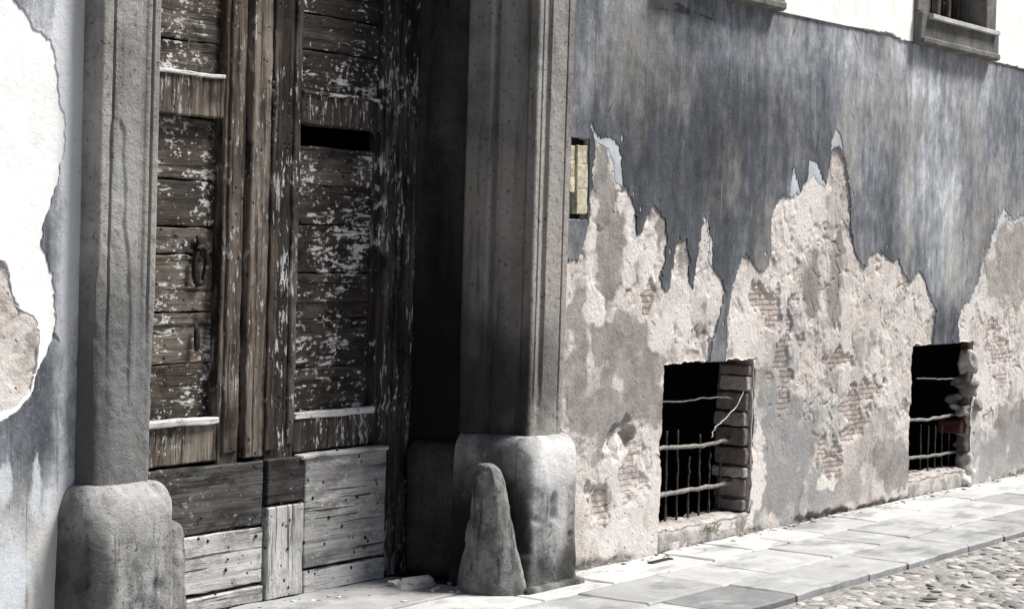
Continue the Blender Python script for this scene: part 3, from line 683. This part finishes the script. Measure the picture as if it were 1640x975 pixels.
def column(P, z0, z1, step, mirror, erode, seed, name, mat, amp=1., cap=True):
    P = resample(P, .004)
    # worn version of the profile: mouldings filled with cement
    sm = P.copy()
    for _ in range(40):
        sm[1:-1] = .25*sm[:-2]+.5*sm[1:-1]+.25*sm[2:]
    zs = np.arange(z0, z1+step, step); n = len(P); m = len(zs)
    S_ = np.arange(n)*.004
    SS, ZZ = np.meshgrid(S_, zs)
    e = np.clip(sstep(erode+.25, erode-.15, ZZ+.35*fbm(SS*3, ZZ*2.2, 3, seed)), 0, 1) if erode else np.zeros_like(SS)
    X = P[:, 0][None]*(1-e)+sm[:, 0][None]*e; Y = P[:, 1][None]*(1-e)+sm[:, 1][None]*e
    t = np.gradient(sm, axis=0); nrm = np.stack([t[:, 1], -t[:, 0]], 1); nrm /= np.linalg.norm(nrm, axis=1)[:, None]+1e-9
    if name == 'pilaster': nrm = -nrm
    d = amp*(.0016*fbm(SS*3, ZZ*2, 3, seed+3)*(1+3*e) + .0013*fbm(SS*30, ZZ*30, 3, seed+5)*(1+2*e))
    X = X+d*nrm[:, 0][None]; Y = Y+d*nrm[:, 1][None]
    if mirror and name == 'pilaster':
        XX = XC-X; front = sstep(-.088, -.096, Y)
        d_ = np.hypot((XX-4.868)/(.050+.03*sstep(1.7, 1.2, ZZ)), np.maximum(0, ZZ-1.83)/.13)+.35*fbm(XX*14, ZZ*6, 3, 61)
        lost = sstep(1.06, .94, d_)*front*sstep(.9, 1.1, ZZ)
        Y = Y+lost*(.007+.004*fbm(XX*30, ZZ*30, 3, 62))
    if mirror: X = XC-X
    V = np.stack([X, Y, ZZ], -1).reshape(-1, 3); idx = np.arange(n*m).reshape(m, n)
    F = np.stack([idx[:-1, :-1], idx[:-1, 1:], idx[1:, 1:], idx[1:, :-1]], -1).reshape(-1, 4)
    if not mirror: F = F[:, ::-1]
    me = np_mesh(name, V, F, True); o = link(name, me, mat, B); return o
p1 = column(prof, .60, ZT, .010, False, .80, 4, 'pilaster', M_JAMB); p1['label'] = 'right stone pilaster of the doorway with moulded reveal'
p2 = column(prof, .60, ZT, .010, True, 1.15, 9, 'pilaster', M_JAMB); p2['label'] = 'left stone pilaster of the doorway, lower half worn smooth'
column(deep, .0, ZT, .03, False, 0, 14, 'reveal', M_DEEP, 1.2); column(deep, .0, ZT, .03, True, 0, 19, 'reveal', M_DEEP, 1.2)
bm = bmesh.new(); rbox(bm, 4.79, 7.725, -.10, .7, ZT, ZT+.35, .01, .2, .003, 5, 2); link('lintel', bm_mesh('lintel', bm), M_JAMB, B)

def plinth(mirror, seed):
    """block with a big rounded shoulder on its front and sides"""
    x0, x1, y0, y1, zt, rad = 7.352, 7.792, -.158, .250, .690, .105
    nx, ny, nz = 44, 40, 64
    bm = bmesh.new()
    def pos(u, v, w):
        p = Vector((x0+(x1-x0)*u, y0+(y1-y0)*v, zt*w))
        # push the top corner in on a quarter-round
        c = Vector((min(max(p.x, x0+rad*.62), x1-rad*.62), max(p.y, y0+rad*.62), min(p.z, zt-rad)))
        d = Vector(((p.x-c.x)/(rad*.62), (p.y-c.y)/(rad*.62), max(0, p.z-c.z)/rad))
        hv = Vector((d.x, d.y, d.z)); L = hv.length
        if L > 1: q = hv/L; p = Vector((c.x+q.x*rad*.62, c.y+q.y*rad*.62, c.z+q.z*rad))
        taper = (1-p.z/zt)*.012
        p.x += taper*(1 if u > .5 else -1)*abs(2*u-1); p.y -= taper*(1-v)
        o = Vector((seed*2.3, seed, 3))
        p += mnoise.noise_vector(p*3+o)*.006 + mnoise.noise_vector(p*14+o)*.003 + mnoise.noise_vector(p*50+o)*.0016 - (p-c).normalized()*max(0, mnoise.noise(p*11+o)-.42)*.06
        if mirror: p.x = XC-p.x
        return p
    def face_grid(fn, na, nb, flip):
        g = [[bm.verts.new(fn(i/na, j/nb)) for i in range(na+1)] for j in range(nb+1)]
        for j in range(nb):
            for i in range(na):
                q = (g[j][i], g[j][i+1], g[j+1][i+1], g[j+1][i]); f = bm.faces.new(q[::-1] if flip != mirror else q); f.smooth = True
    face_grid(lambda a, b: pos(a, 0, b), nx, nz, False)
    face_grid(lambda a, b: pos(0, a, b), ny, nz, True)
    face_grid(lambda a, b: pos(1, a, b), ny, nz, False)
    face_grid(lambda a, b: pos(a, b, 1), nx, ny, False)
    bmesh.ops.remove_doubles(bm, verts=bm.verts, dist=.0004)
    a, b = (7.33, 7.80) if not mirror else (XC-7.80, XC-7.33)
    rbox(bm, a, b, -.20, .0, -.02, .022, .008, .05, .006, 8, 33)
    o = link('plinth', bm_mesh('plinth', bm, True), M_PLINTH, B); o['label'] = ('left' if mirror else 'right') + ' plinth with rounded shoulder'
    return o
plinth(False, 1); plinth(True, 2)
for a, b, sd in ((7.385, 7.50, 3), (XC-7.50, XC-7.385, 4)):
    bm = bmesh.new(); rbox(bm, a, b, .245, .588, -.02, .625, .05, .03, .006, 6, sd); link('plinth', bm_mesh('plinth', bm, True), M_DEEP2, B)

# --- niche beside the right pilaster with two cream battens
nx0, nz1 = xz(905, 219); nx1, nz0 = xz(941, 352)
bm = bmesh.new()
for q in ((nx0-.02, nx1+.03, .03, .05, nz0-.03, nz1+.03),): rbox(bm, *q, .003, .1, .003, 9, 2)
nic = link('niche', bm_mesh('niche', bm), M_DARK, B); nic['label'] = 'small slot in the plaster beside the right pilaster'
for k, (xa, xb, ya, yb) in enumerate(((912,919.5,232,308),(927,940,222,344))):
    pa = xz(xa, ya, -.01); pb = xz(xb, yb, -.01); zz = np.linspace(pb[1], pa[1], 4); bm = bmesh.new()
    for i in range(3): rbox(bm, pa[0], pb[0], -.012+.003*i, .03, zz[i]+.0012, zz[i+1]-.0012-(.03 if (i == 2 and k) else 0), .003, .03, .004, 20, 5+k*3+i)
    link('batten', bm_mesh('batten', bm), M_CREAM, nic)

# --- the door
DY = .60
def dx(x, y=500): return xz(x, y, DY)[0]
def dz(x, y): return xz(x, y, DY)[1]
link('hallway', room(5.0, 7.5, DY+.075, 2.6, -.06, ZT, 'hallway'), M_DARK, B)
# fixed wooden frame each side
XM = dx(418)                                  # meeting line of the leaves
for (a, b, lab) in ((dx(601, 800)+.004, 7.453, 'right door frame post with flaking pale paint'), (5.05, 2*XM-dx(601, 800)-.004, None)):
    bm = bmesh.new(); rbox(bm, a, b, DY-.012, DY+.07, -.03, ZT, .008, .035, .006, 6, 31); 
    if b > 7: rbox(bm, a+.075, a+.125, DY-.032, DY-.008, .66, ZT, .008, .035, .007, 8, 35)
    o = link('door_frame', bm_mesh('door_frame', bm), M_WVD, B)
    if lab: o['label'] = lab
def leaf(stile_in, stile_out, rails, left):
    bm = bmesh.new()
    for a, b, q in (stile_in, stile_out): rbox(bm, a, b, DY-.022, DY+.055, -.0, ZT-.01, .007, .035, .005, 7, q)
    for a, b, z0, z1, q in rails: rbox(bm, a, b, DY-.020, DY+.05, z0, z1, .007, .035, .005, 7, q)
    o = link('door_leaf', bm_mesh('door_leaf', bm), M_WV if left else M_WVD, B)
    o['label'] = 'left door leaf in bare brown wood' if left else 'right door leaf, darker, with a hole at the top of its middle panel'
    return o
def planks(parent, x0, x1, z0, z1, n, mat, seed, y0=DY+.032, gap=.006, name='panel', jit=.3, topcut=0.):
    rnd = random.Random(seed); bm = bmesh.new(); cuts = [0]+sorted((i+rnd.uniform(-jit, jit))/n for i in range(1, n))+[1]
    for i in range(n):
        a = z0+(z1-z0)*cuts[i]; b = z0+(z1-z0)*cuts[i+1]
        dy = rnd.uniform(-.004, .004); g = gap*rnd.choice((.15, .3, .5, 1.3, 1.6))
        rbox(bm, x0, x1, y0+dy, y0+.028+dy, a+g/2, b-g/2, .004, .028, .0055, 10, seed*7+i, 0, rnd.uniform(-.006, .006))
    return link(name, bm_mesh(name, bm), mat, parent)
def board(parent, name, x0, x1, y0, y1, z0, z1, mat, seed, bev=.005, amp=.004, rot=0.):
    bm = bmesh.new(); rbox(bm, x0, x1, y0, y1, z0, z1, bev, .03, amp, 8, seed, 0, rot); return link(name, bm_mesh(name, bm), mat, parent)

# right leaf
rx0, rx1 = dx(469), dx(598)                   # panel edges
zk = dz(600, 713)                             # top of the kick boards
zr0, zr1 = dz(540, 205), dz(540, 153)         # lock rail
RL = leaf((XM+.010, rx0, 1), (rx1, dx(601, 800), 2), [(rx0-.002, rx1+.002, zr0, zr1, 3), (rx0-.002, rx1+.002, zk+.01, dz(540, 663), 4), (rx0-.002, rx1+.002, 3.3, 3.45, 5)], False)
planks(RL, rx0-.01, rx1+.01, dz(540, 662), dz(540, 237), 6, M_WHD, 5)
planks(RL, rx0-.01, rx1+.01, zr1, 3.3, 7, M_WHD, 6, DY+.012)
planks(RL, rx0-.01, rx1+.01, 3.45, ZT-.02, 5, M_WHD, 7)
board(RL, 'ledge', rx0+.002, rx1-.002, DY-.030, DY+.02, dz(540, 663)-.006, dz(540, 655), M_LEDGE, 8)
board(RL, 'ledge', rx0+.002, rx1-.002, DY-.032, DY+.0, zr1-.012, zr1+.004, M_WHD, 9, .004, .004)
board(RL, 'edge_strip', XM+.012, XM+.062, DY-.034, DY-.018, zk+.03, ZT-.02, M_WV, 12, .005, .005)
board(RL, 'edge_strip', rx0-.055, rx0-.012, DY-.034, DY-.018, zk+.05, ZT-.02, M_WVD, 13, .006, .006)
board(RL, 'edge_strip', rx1+.012, rx1+.046, DY-.044, DY-.018, dz(605, 420), dz(617, 140), M_WVD, 14, .009, .007)
kx = dx(471, 800); ke = dx(601, 800)
board(RL, 'kick_board', XM+.008, kx-.002, DY-.058, DY-.018, dz(440, 803)+.003, zk-.004, M_WKD, 15)
board(RL, 'kick_board', XM+.008, kx-.002, DY-.062, DY-.018, .000, dz(440, 806)-.002, M_WKV, 16)
board(RL, 'kick_board', kx+.002, ke, DY-.062, DY-.018, dz(540, 896)+.004, zk-.014, M_WKL, 17)
board(RL, 'kick_board', kx+.002, ke, DY-.066, DY-.018, -.004, dz(540, 898)-.004, M_WKL, 18)
board(RL, 'ledge', kx-.03, ke+.002, DY-.074, DY-.018, zk-.014, zk+.004, M_LEDGE, 19, .005, .004)
# left leaf (its hinge side is hidden by the left pilaster)
lx1 = dx(349, 400); lx0 = 2*XM-rx1-.03
lr0, lr1 = dz(306, 186), dz(306, 119)
zkl = dz(330, 739)
LL = leaf((lx1, dx(380), 21), (lx0-.09, lx0, 22), [(lx0-.002, lx1+.002, lr0, lr1, 23), (lx0-.002, lx1+.002, zkl, dz(295, 679), 24), (lx0-.002, lx1+.002, 3.3, 3.45, 25)], True)
planks(LL, lx0-.01, lx1+.01, dz(295, 672), lr0, 6, M_WH, 27, DY+.030)
planks(LL, lx0-.01, lx1+.01, lr1, 3.3, 6, M_WH, 28, DY+.016)
planks(LL, lx0-.01, lx1+.01, 3.45, ZT-.02, 5, M_WH, 29)
board(LL, 'ledge', lx0, lx1-.004, DY-.040, DY+.02, dz(295, 679)-.004, dz(295, 672)+.006, M_LEDGE, 30)
board(LL, 'ledge', lx0, lx1-.004, DY-.032, DY+.0, lr1-.008, lr1+.008, M_LEDGE, 31, .004, .005)
board(LL, 'edge_strip', dx(384), XM-.012, DY-.046, DY+.03, zkl+.004, ZT-.02, M_WV, 33, .006, .005)
board(LL, 'edge_strip', dx(353), dx(377), DY-.034, DY-.018, zkl+.03, ZT-.02, M_WV, 34, .006, .005)
zz = [dz(340, 741), dz(345, 849), dz(345, 943)]
kb = lx0-.09
board(LL, 'kick_board', kb, XM-.004, DY-.040, DY+.02, zz[1]+.006, zz[0]-.004, M_WKD, 36)
board(LL, 'kick_board', kb, XM-.004, DY-.046, DY+.02, zz[2]+.008, zz[1]-.005, M_WKL, 37, .005, .005, .004)
board(LL, 'kick_board', kb, XM-.004, DY-.056, DY+.02, -.004, zz[2]-.010, M_WKL, 38, .005, .005, -.004)
# nail heads
def nails(parent, spots, Y, r=.008):
    rnd = random.Random(len(spots)); b = bmesh.new(); bmesh.ops.create_icosphere(b, subdivisions=1, radius=r)
    for v in b.verts: v.co.y *= .5
    me = bm_mesh('nail_head', b, True); me.materials.append(M_BLACK)
    for x, y in spots:
        o = bpy.data.objects.new('nail_head', me); COL.objects.link(o); o.parent = parent
        o.location = onY(x, y, Y); o.scale = [rnd.uniform(.7, 1.3)]*3
nails(RL, [(484,800),(487,868),(501,797),(527,828),(520,870),(548,842),(572,795),(585,860),(494,915),(504,918),(533,925),(562,908),(590,905),(424,822),(425,876),(461,878),(423,940),(462,940),(540,720),(575,730)], DY-.064)
nails(LL, [(322,829),(318,862),(333,866),(365,895),(362,912),(410,858),(408,826),(404,950),(345,950),(384,952)], DY-.050)
# lock hole and iron work
bm = bmesh.new(); p = onY(440, 162, DY-.036)
for dx_, dz_, r_ in ((0, .02, .022), (.004, -.02, .017), (-.01, .07, .014), (.0, -.05, .010)): rock(bm, Vector(p)+Vector((dx_, .004, dz_)), (r_, .008, r_*1.5), 5+int(dz_*100), 2, .4)
link('lock_hole', bm_mesh('lock_hole', bm, True), M_BLACK, RL)
bm = bmesh.new(); c = Vector(onY(321, 425, DY+.008)); R_ = .062
tube(bm, [c+Vector((math.cos(t)*R_*.55, -.006*math.sin(t), math.sin(t)*R_*1.25)) for t in np.linspace(0, 2*math.pi, 25)], .012, 8, .1, 3)
rock(bm, c+Vector((.012, .004, .085)), (.034, .012, .06), 77, 2, .3)
link('ring_handle', bm_mesh('ring_handle', bm, True), M_BLACK, LL)
bm = bmesh.new(); c = Vector(onY(315, 540, DY+.010)); rock(bm, c, (.020, .008, .065), 78, 2, .4); link('keyhole_plate', bm_mesh('keyhole_plate', bm, True), M_BLACK, LL)
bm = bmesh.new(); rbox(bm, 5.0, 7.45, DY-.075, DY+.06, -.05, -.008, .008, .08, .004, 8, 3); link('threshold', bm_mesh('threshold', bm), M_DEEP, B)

# ------------------------------------------------------------------ ground
n = N('soil'); M_SOIL = n.done(n.mix(n.noise(20, 5, .6), (.02, .018, .016), (.06, .055, .05)), .95, n.noise(60, 4), .01, .8)
me = np_mesh('ground', [(-400, -400, -.16), (400, -400, -.16), (400, 400, -.16), (-400, 400, -.16)], [(0, 1, 2, 3)]); tag(link('ground', me, M_SOIL), kind='structure')
n = N('pavement_stone')
isl = n.island(); v = n.noise(6, 6, .65); row = n.attr('row')
c = n.mix(n.rng(n.math('ADD', n.math('MULTIPLY', v, .6), n.math('MULTIPLY', isl, .4)), .25, .75), (.15, .153, .158), (.34, .343, .348))
c = n.mix(row, c, n.mix(v, (.34, .34, .338), (.58, .58, .575)))
c = n.mix(n.math('MULTIPLY', n.rng(n.noise(1, 6, .65, n.scale((2.0, 4.5, 1))), .50, .66), .6), c, (.11, .112, .117))
c = n.mix(n.math('MULTIPLY', n.rng(n.noise(3.2, 7, .7, n.scale((1, 1, 1), (4, 1, 0))), .50, .72), .45), c, (.56, .60, .595))
c = n.mix(n.math('MULTIPLY', n.rng(n.noise(90, 3, .7), .6, .7), .4), c, (.12, .12, .12))
M_PAVE = n.done(c, n.rng(v, .3, .7, .55, .8), n.math('ADD', n.noise(16, 5, .6), n.math('MULTIPLY', n.noise(90, 3), .3)), .004, .8)
M_MORTAR = m_simple('pale_mortar', (.36, .358, .35), (.60, .595, .585), 18, .9)
EDGE = -1.09
rnd = random.Random(12)
bm = bmesh.new(); rows = [(-.006, -.33), (-.33, -.72), (-.72, EDGE)]; rowval = []
def slab(x0, x1, ya, yb, rv, seed, zt=.0):
    nb = len(bm.faces); rbox(bm, x0, x1, ya, yb, -.07, zt+rnd.uniform(-.004, .004), .008, .05, .0045, 6, seed, 0, rnd.uniform(-.004, .004))
    rowval.extend([rv]*(len(bm.faces)-nb))
k = 0
for ri, (yb, ya) in enumerate(rows):
    x = 7.28 if ri == 0 else (6.2 if ri == 1 else 4.0); x += rnd.uniform(-.2, .2) if ri else 0
    while x < 19:
        L = rnd.uniform(.38, .8); g = .0065
        rv = (.85, .25, .0)[ri]*rnd.uniform(.75, 1.15) + (rnd.uniform(0, .25) if ri else 0)
        slab(x+g/2, x+L-g/2, ya+g/2+rnd.uniform(0, .006), yb-g/2-rnd.uniform(0, .004), min(1, rv), 300+k); x += L; k += 1
# door apron and left-hand stretch
for (x0, x1, ya, yb, rv) in ((5.1, 6.15, .02, .53, .15), (6.16, 7.27, .05, .53, .35), (4.6, 5.6, -.70, .01, .45), (5.61, 6.55, -.32, .01, .5), (6.56, 7.27, -.32, .04, .8), (5.61, 6.0, -.7, -.33, .4), (1, 4.59, -.5, -.03, .5)):
    slab(x0, x1, ya, yb, rv, 500+k); k += 1
me = bm_mesh('pavement', bm); at = me.attributes.new('row', 'FLOAT', 'FACE'); at.data.foreach_set('value', np.array(rowval, np.float32))
pv = tag(link('pavement', me, M_PAVE), kind='structure')
me = np_mesh('pavement_bed', [(-2, EDGE+.012, -.012), (19, EDGE+.012, -.012), (19, .20, -.012), (7.3, .2, -.012), (7.3, .6, -.012), (5, .6, -.012), (5, .2, -.012), (-2, .2, -.012)], [(0, 1, 2, 3, 4, 5, 6, 7)])
tag(link('pavement_bed', me, M_MORTAR), kind='structure')

# cobbled road: packed rounded stones in one sheet of road
M_COB = None
n = N('cobbles'); isl = n.island(); v = n.noise(30, 4, .6)
c = n.mix(n.rng(n.math('ADD', n.math('MULTIPLY', v, .35), n.math('MULTIPLY', isl, .65)), .2, .85), (.13, .127, .123), (.44, .43, .418))
c = n.mix(n.rng(isl, .82, .86, 0, .35), c, (.36, .28, .25))
M_COB = n.done(c, .7, n.noise(70, 4, .6), .003, .7)
def cobbles():
    base = bmesh.new(); bmesh.ops.create_icosphere(base, subdivisions=2, radius=1)
    bv = np.array([v.co[:] for v in base.verts]); bf = np.array([[v.index for v in f.verts] for f in base.faces]); base.free()
    keep = bv[:, 2] > -.55
    V = []; F = []; off = 0; rg = np.random.RandomState(5)
    gx, gy = .084, .060
    for j, y in enumerate(np.arange(EDGE-.066, -3.4, -gy)):
        for x in np.arange(4.8+(j % 2)*gx/2, 16, gx):
            cx = x+rg.uniform(-.030, .030); cy = y+rg.uniform(-.020, .020)*(1 if j else .2) - (0 if j else .006)
            k_ = rg.choice([.62, .8, 1., 1.1, 1.25]); s = np.array([rg.uniform(.036, .054)*k_, rg.uniform(.026, .040)*k_, rg.uniform(.009, .015)])
            a = rg.uniform(-.9, .9) if rg.rand() < .7 else rg.uniform(0, 3.14)
            p = np.sign(bv)*np.abs(bv)**.85*s*(1+.14*rg.randn(*bv.shape)*0.5)
            ph = rg.uniform(0, 6.28, 3); p *= (1+.10*np.sin(bv*2.3+ph).sum(1)/1.5)[:, None]
            q = np.stack([p[:, 0]*math.cos(a)-p[:, 1]*math.sin(a), p[:, 0]*math.sin(a)+p[:, 1]*math.cos(a), p[:, 2]], 1)
            q[:, 2] += rg.uniform(-.2, .2)*q[:, 0] + rg.uniform(-.2, .2)*q[:, 1]
            V.append(q+[cx, cy, -.030+rg.uniform(-.005, .005)-.02*max(0, 1-abs(y-EDGE)/.08)*0]); F.append(bf+off); off += len(bv)
    me = np_mesh('cobbled_road', np.vstack(V), np.vstack(F), True); return me
tag(link('cobbled_road', cobbles(), M_COB), kind='structure')
M_GRIT = m_simple('road_grit', (.13, .125, .12), (.33, .32, .308), 40, .95)
me = np_mesh('road_bed', [(-60, -30, -.0225), (60, -30, -.0225), (60, EDGE-.030, -.0225), (-60, EDGE-.030, -.0225)], [(0, 1, 2, 3)]); tag(link('road_bed', me, M_GRIT), kind='structure')

# ------------------------------------------------------------------ loose things
def guard(x, y, h, r, lean, label, seed):
    bm = bmesh.new(); nz_, ns = 46, 40; g = []
    for j in range(nz_+1):
        t = j/nz_; z = h*(1-(1-t)**1.25) if t < 1 else h
        prof_r = r*(1-.55*t**1.3)
        if t > .86: prof_r *= math.sqrt(max(0.0, 1-((t-.86)/.14)**2))*.98+.02
        flare = r*.20*math.exp(-((t-.05)/.11)**2) + r*.10*math.exp(-((t-.2)/.08)**2)
        ring = []
        for i in range(ns):
            a = 2*math.pi*i/ns; rr = prof_r+flare
            p = Vector((math.cos(a)*rr*.92, math.sin(a)*rr*1.0, z-.03))
            k = mnoise.noise(p*6+Vector((seed, 0, 0)))*.008 + mnoise.noise(p*22+Vector((seed, 2, 0)))*.006 + mnoise.noise(p*60+Vector((seed, 2, 5)))*.003
            p.x += math.cos(a)*k + lean*z; p.y += math.sin(a)*k
            # a split-off flake on the left upper side
            if seed == 1:
                w_ = max(0, min(1, (math.cos(a-2.75)-.15)/.4))*max(0, min(1, (t-.38)/.12))*max(0, min(1, (.97-t)/.05)); p -= Vector((math.cos(2.75), math.sin(2.75), 0))*.022*w_
            ring.append(bm.verts.new(p))
        g.append(ring)
    for A, Bq in zip(g, g[1:]):
        for i in range(ns): bm.faces.new((A[i], A[(i+1) % ns], Bq[(i+1) % ns], Bq[i]))
    bm.faces.new(g[-1])
    o = link('guard_stone', bm_mesh('guard_stone', bm, True), M_GUARD); o.location = (x, y, 0)
    return tag(o, label, 'guard stone', 'guard stones of the doorway')
guard(7.33, -.01, .61, .138, -.15, 'tapering stone guard post leaning at the right side of the doorway', 1)
guard(XC-7.285, .03, .55, .13, .10, 'stone guard post half hidden behind the left plinth', 2)

def loose(pts, label, cat='stone', mat=M_RUBBLE, group=None):
    for k, (px, py, s) in enumerate(pts):
        p = onZ(px, py); bm = bmesh.new(); rock(bm, Vector((0, 0, s[2]*.6)), s, px, 2, .3)
        o = link('loose_stone', bm_mesh('loose_stone', bm, False), mat); o.location = (p[0], p[1], 0); tag(o, label, cat, group)
loose([(668, 938, (.125, .06, .028))], 'flat pale broken stone lying at the foot of the right door post')
loose([(632, 938, (.04, .03, .02))], 'small pale stone chip left of the flat broken stone by the door')
loose([(1308, 826, (.06, .03, .03))], 'pale stone against the crumbled wall foot between the cellar windows')
loose([(1350, 812, (.035, .02, .022))], 'small round stone at the wall foot nearer the far cellar window')
rnd = random.Random(3)
loose([(rnd.uniform(690, 735), rnd.uniform(934, 950), (rnd.uniform(.008, .018), rnd.uniform(.008, .014), rnd.uniform(.005, .010))) for _ in range(9)], 'tiny chip of rubble scattered beside the right guard stone', 'rubble', M_RUBBLE, 'rubble chips beside the guard stone')

def string(pts, Y, r, label, seed):
    bm = bmesh.new(); tube(bm, bar_pts(pts, Y, 40, .008, seed), r, 6, .2, seed); tag(link('string', bm_mesh('string', bm, True), M_STRING), label, 'string', 'strings at the near cellar window')
string([(1207,576),(1206,620),(1203,680),(1202,740),(1203,780),(1198,818)], -.030, .0046, 'pale string hanging down the right edge of the near cellar window', 1)
string([(1204,585),(1196,615),(1180,650),(1160,672),(1145,684),(1139,700)], .03, .0032, 'thin string swinging across the near cellar window from its top corner', 2)
string([(1203,620),(1204,645),(1208,665)], -.024, .0036, 'short string end curling on the wall right of the near cellar window', 3)
# crumbs of fallen plaster along the wall foot and at the door
bm = bmesh.new(); rnd = random.Random(17)
for k in range(240):
    if k < 190: x = rnd.uniform(7.8, 14.5); y = -.012-abs(rnd.gauss(0, .05))
    else: x = rnd.uniform(6.0, 7.3); y = rnd.uniform(.36, .50) if k % 2 else rnd.uniform(.0, .5)
    r_ = rnd.choice((.004, .005, .006, .008, .013)); rock(bm, Vector((x, y, .003)), (r_*1.4, r_, r_*.6), k, 1, .4, rnd.uniform(0, 3))
tag(link('plaster_crumbs', bm_mesh('plaster_crumbs', bm), M_RUBBLE), 'crumbs of fallen plaster scattered along the foot of the wall', 'plaster crumbs', None, 'stuff')
# weed on the sill
p = onY(1136, 850, -.03); bm = bmesh.new(); rnd = random.Random(8)
for k in range(70):
    a = rnd.uniform(0, 6.28); L = rnd.uniform(.02, .06); b = Vector((rnd.uniform(-.09, .09), 0, rnd.uniform(-.02, .02)))
    d = Vector((math.cos(a)*.8, -abs(math.sin(a))*.5, rnd.uniform(.0, .9))).normalized()
    w = d.cross(Vector((0, 1, .3))).normalized()*rnd.uniform(.0015, .0035)
    q = [b-w*.5, b+w*.5, b+d*L*.6+w, b+d*L, b+d*L*.6-w]
    bm.faces.new([bm.verts.new(x) for x in q])
o = link('weed', bm_mesh('weed', bm), M_WEED); o.location = Vector(p); tag(o, 'dry little weed growing on the sill of the near cellar window', 'weed')
# thin black block, a dark slit by the wall foot
q = onZ(1058, 897); bm = bmesh.new(); rbox(bm, q[0]-.10, q[0]+.10, q[1]-.016, q[1]+.016, -.01, .003, .002, .03, .003, 12, 5)
o = link('dark_slit', bm_mesh('dark_slit', bm), M_BLACK); tag(o, 'narrow dark slit in the pavement by the near cellar window', 'drain cover')
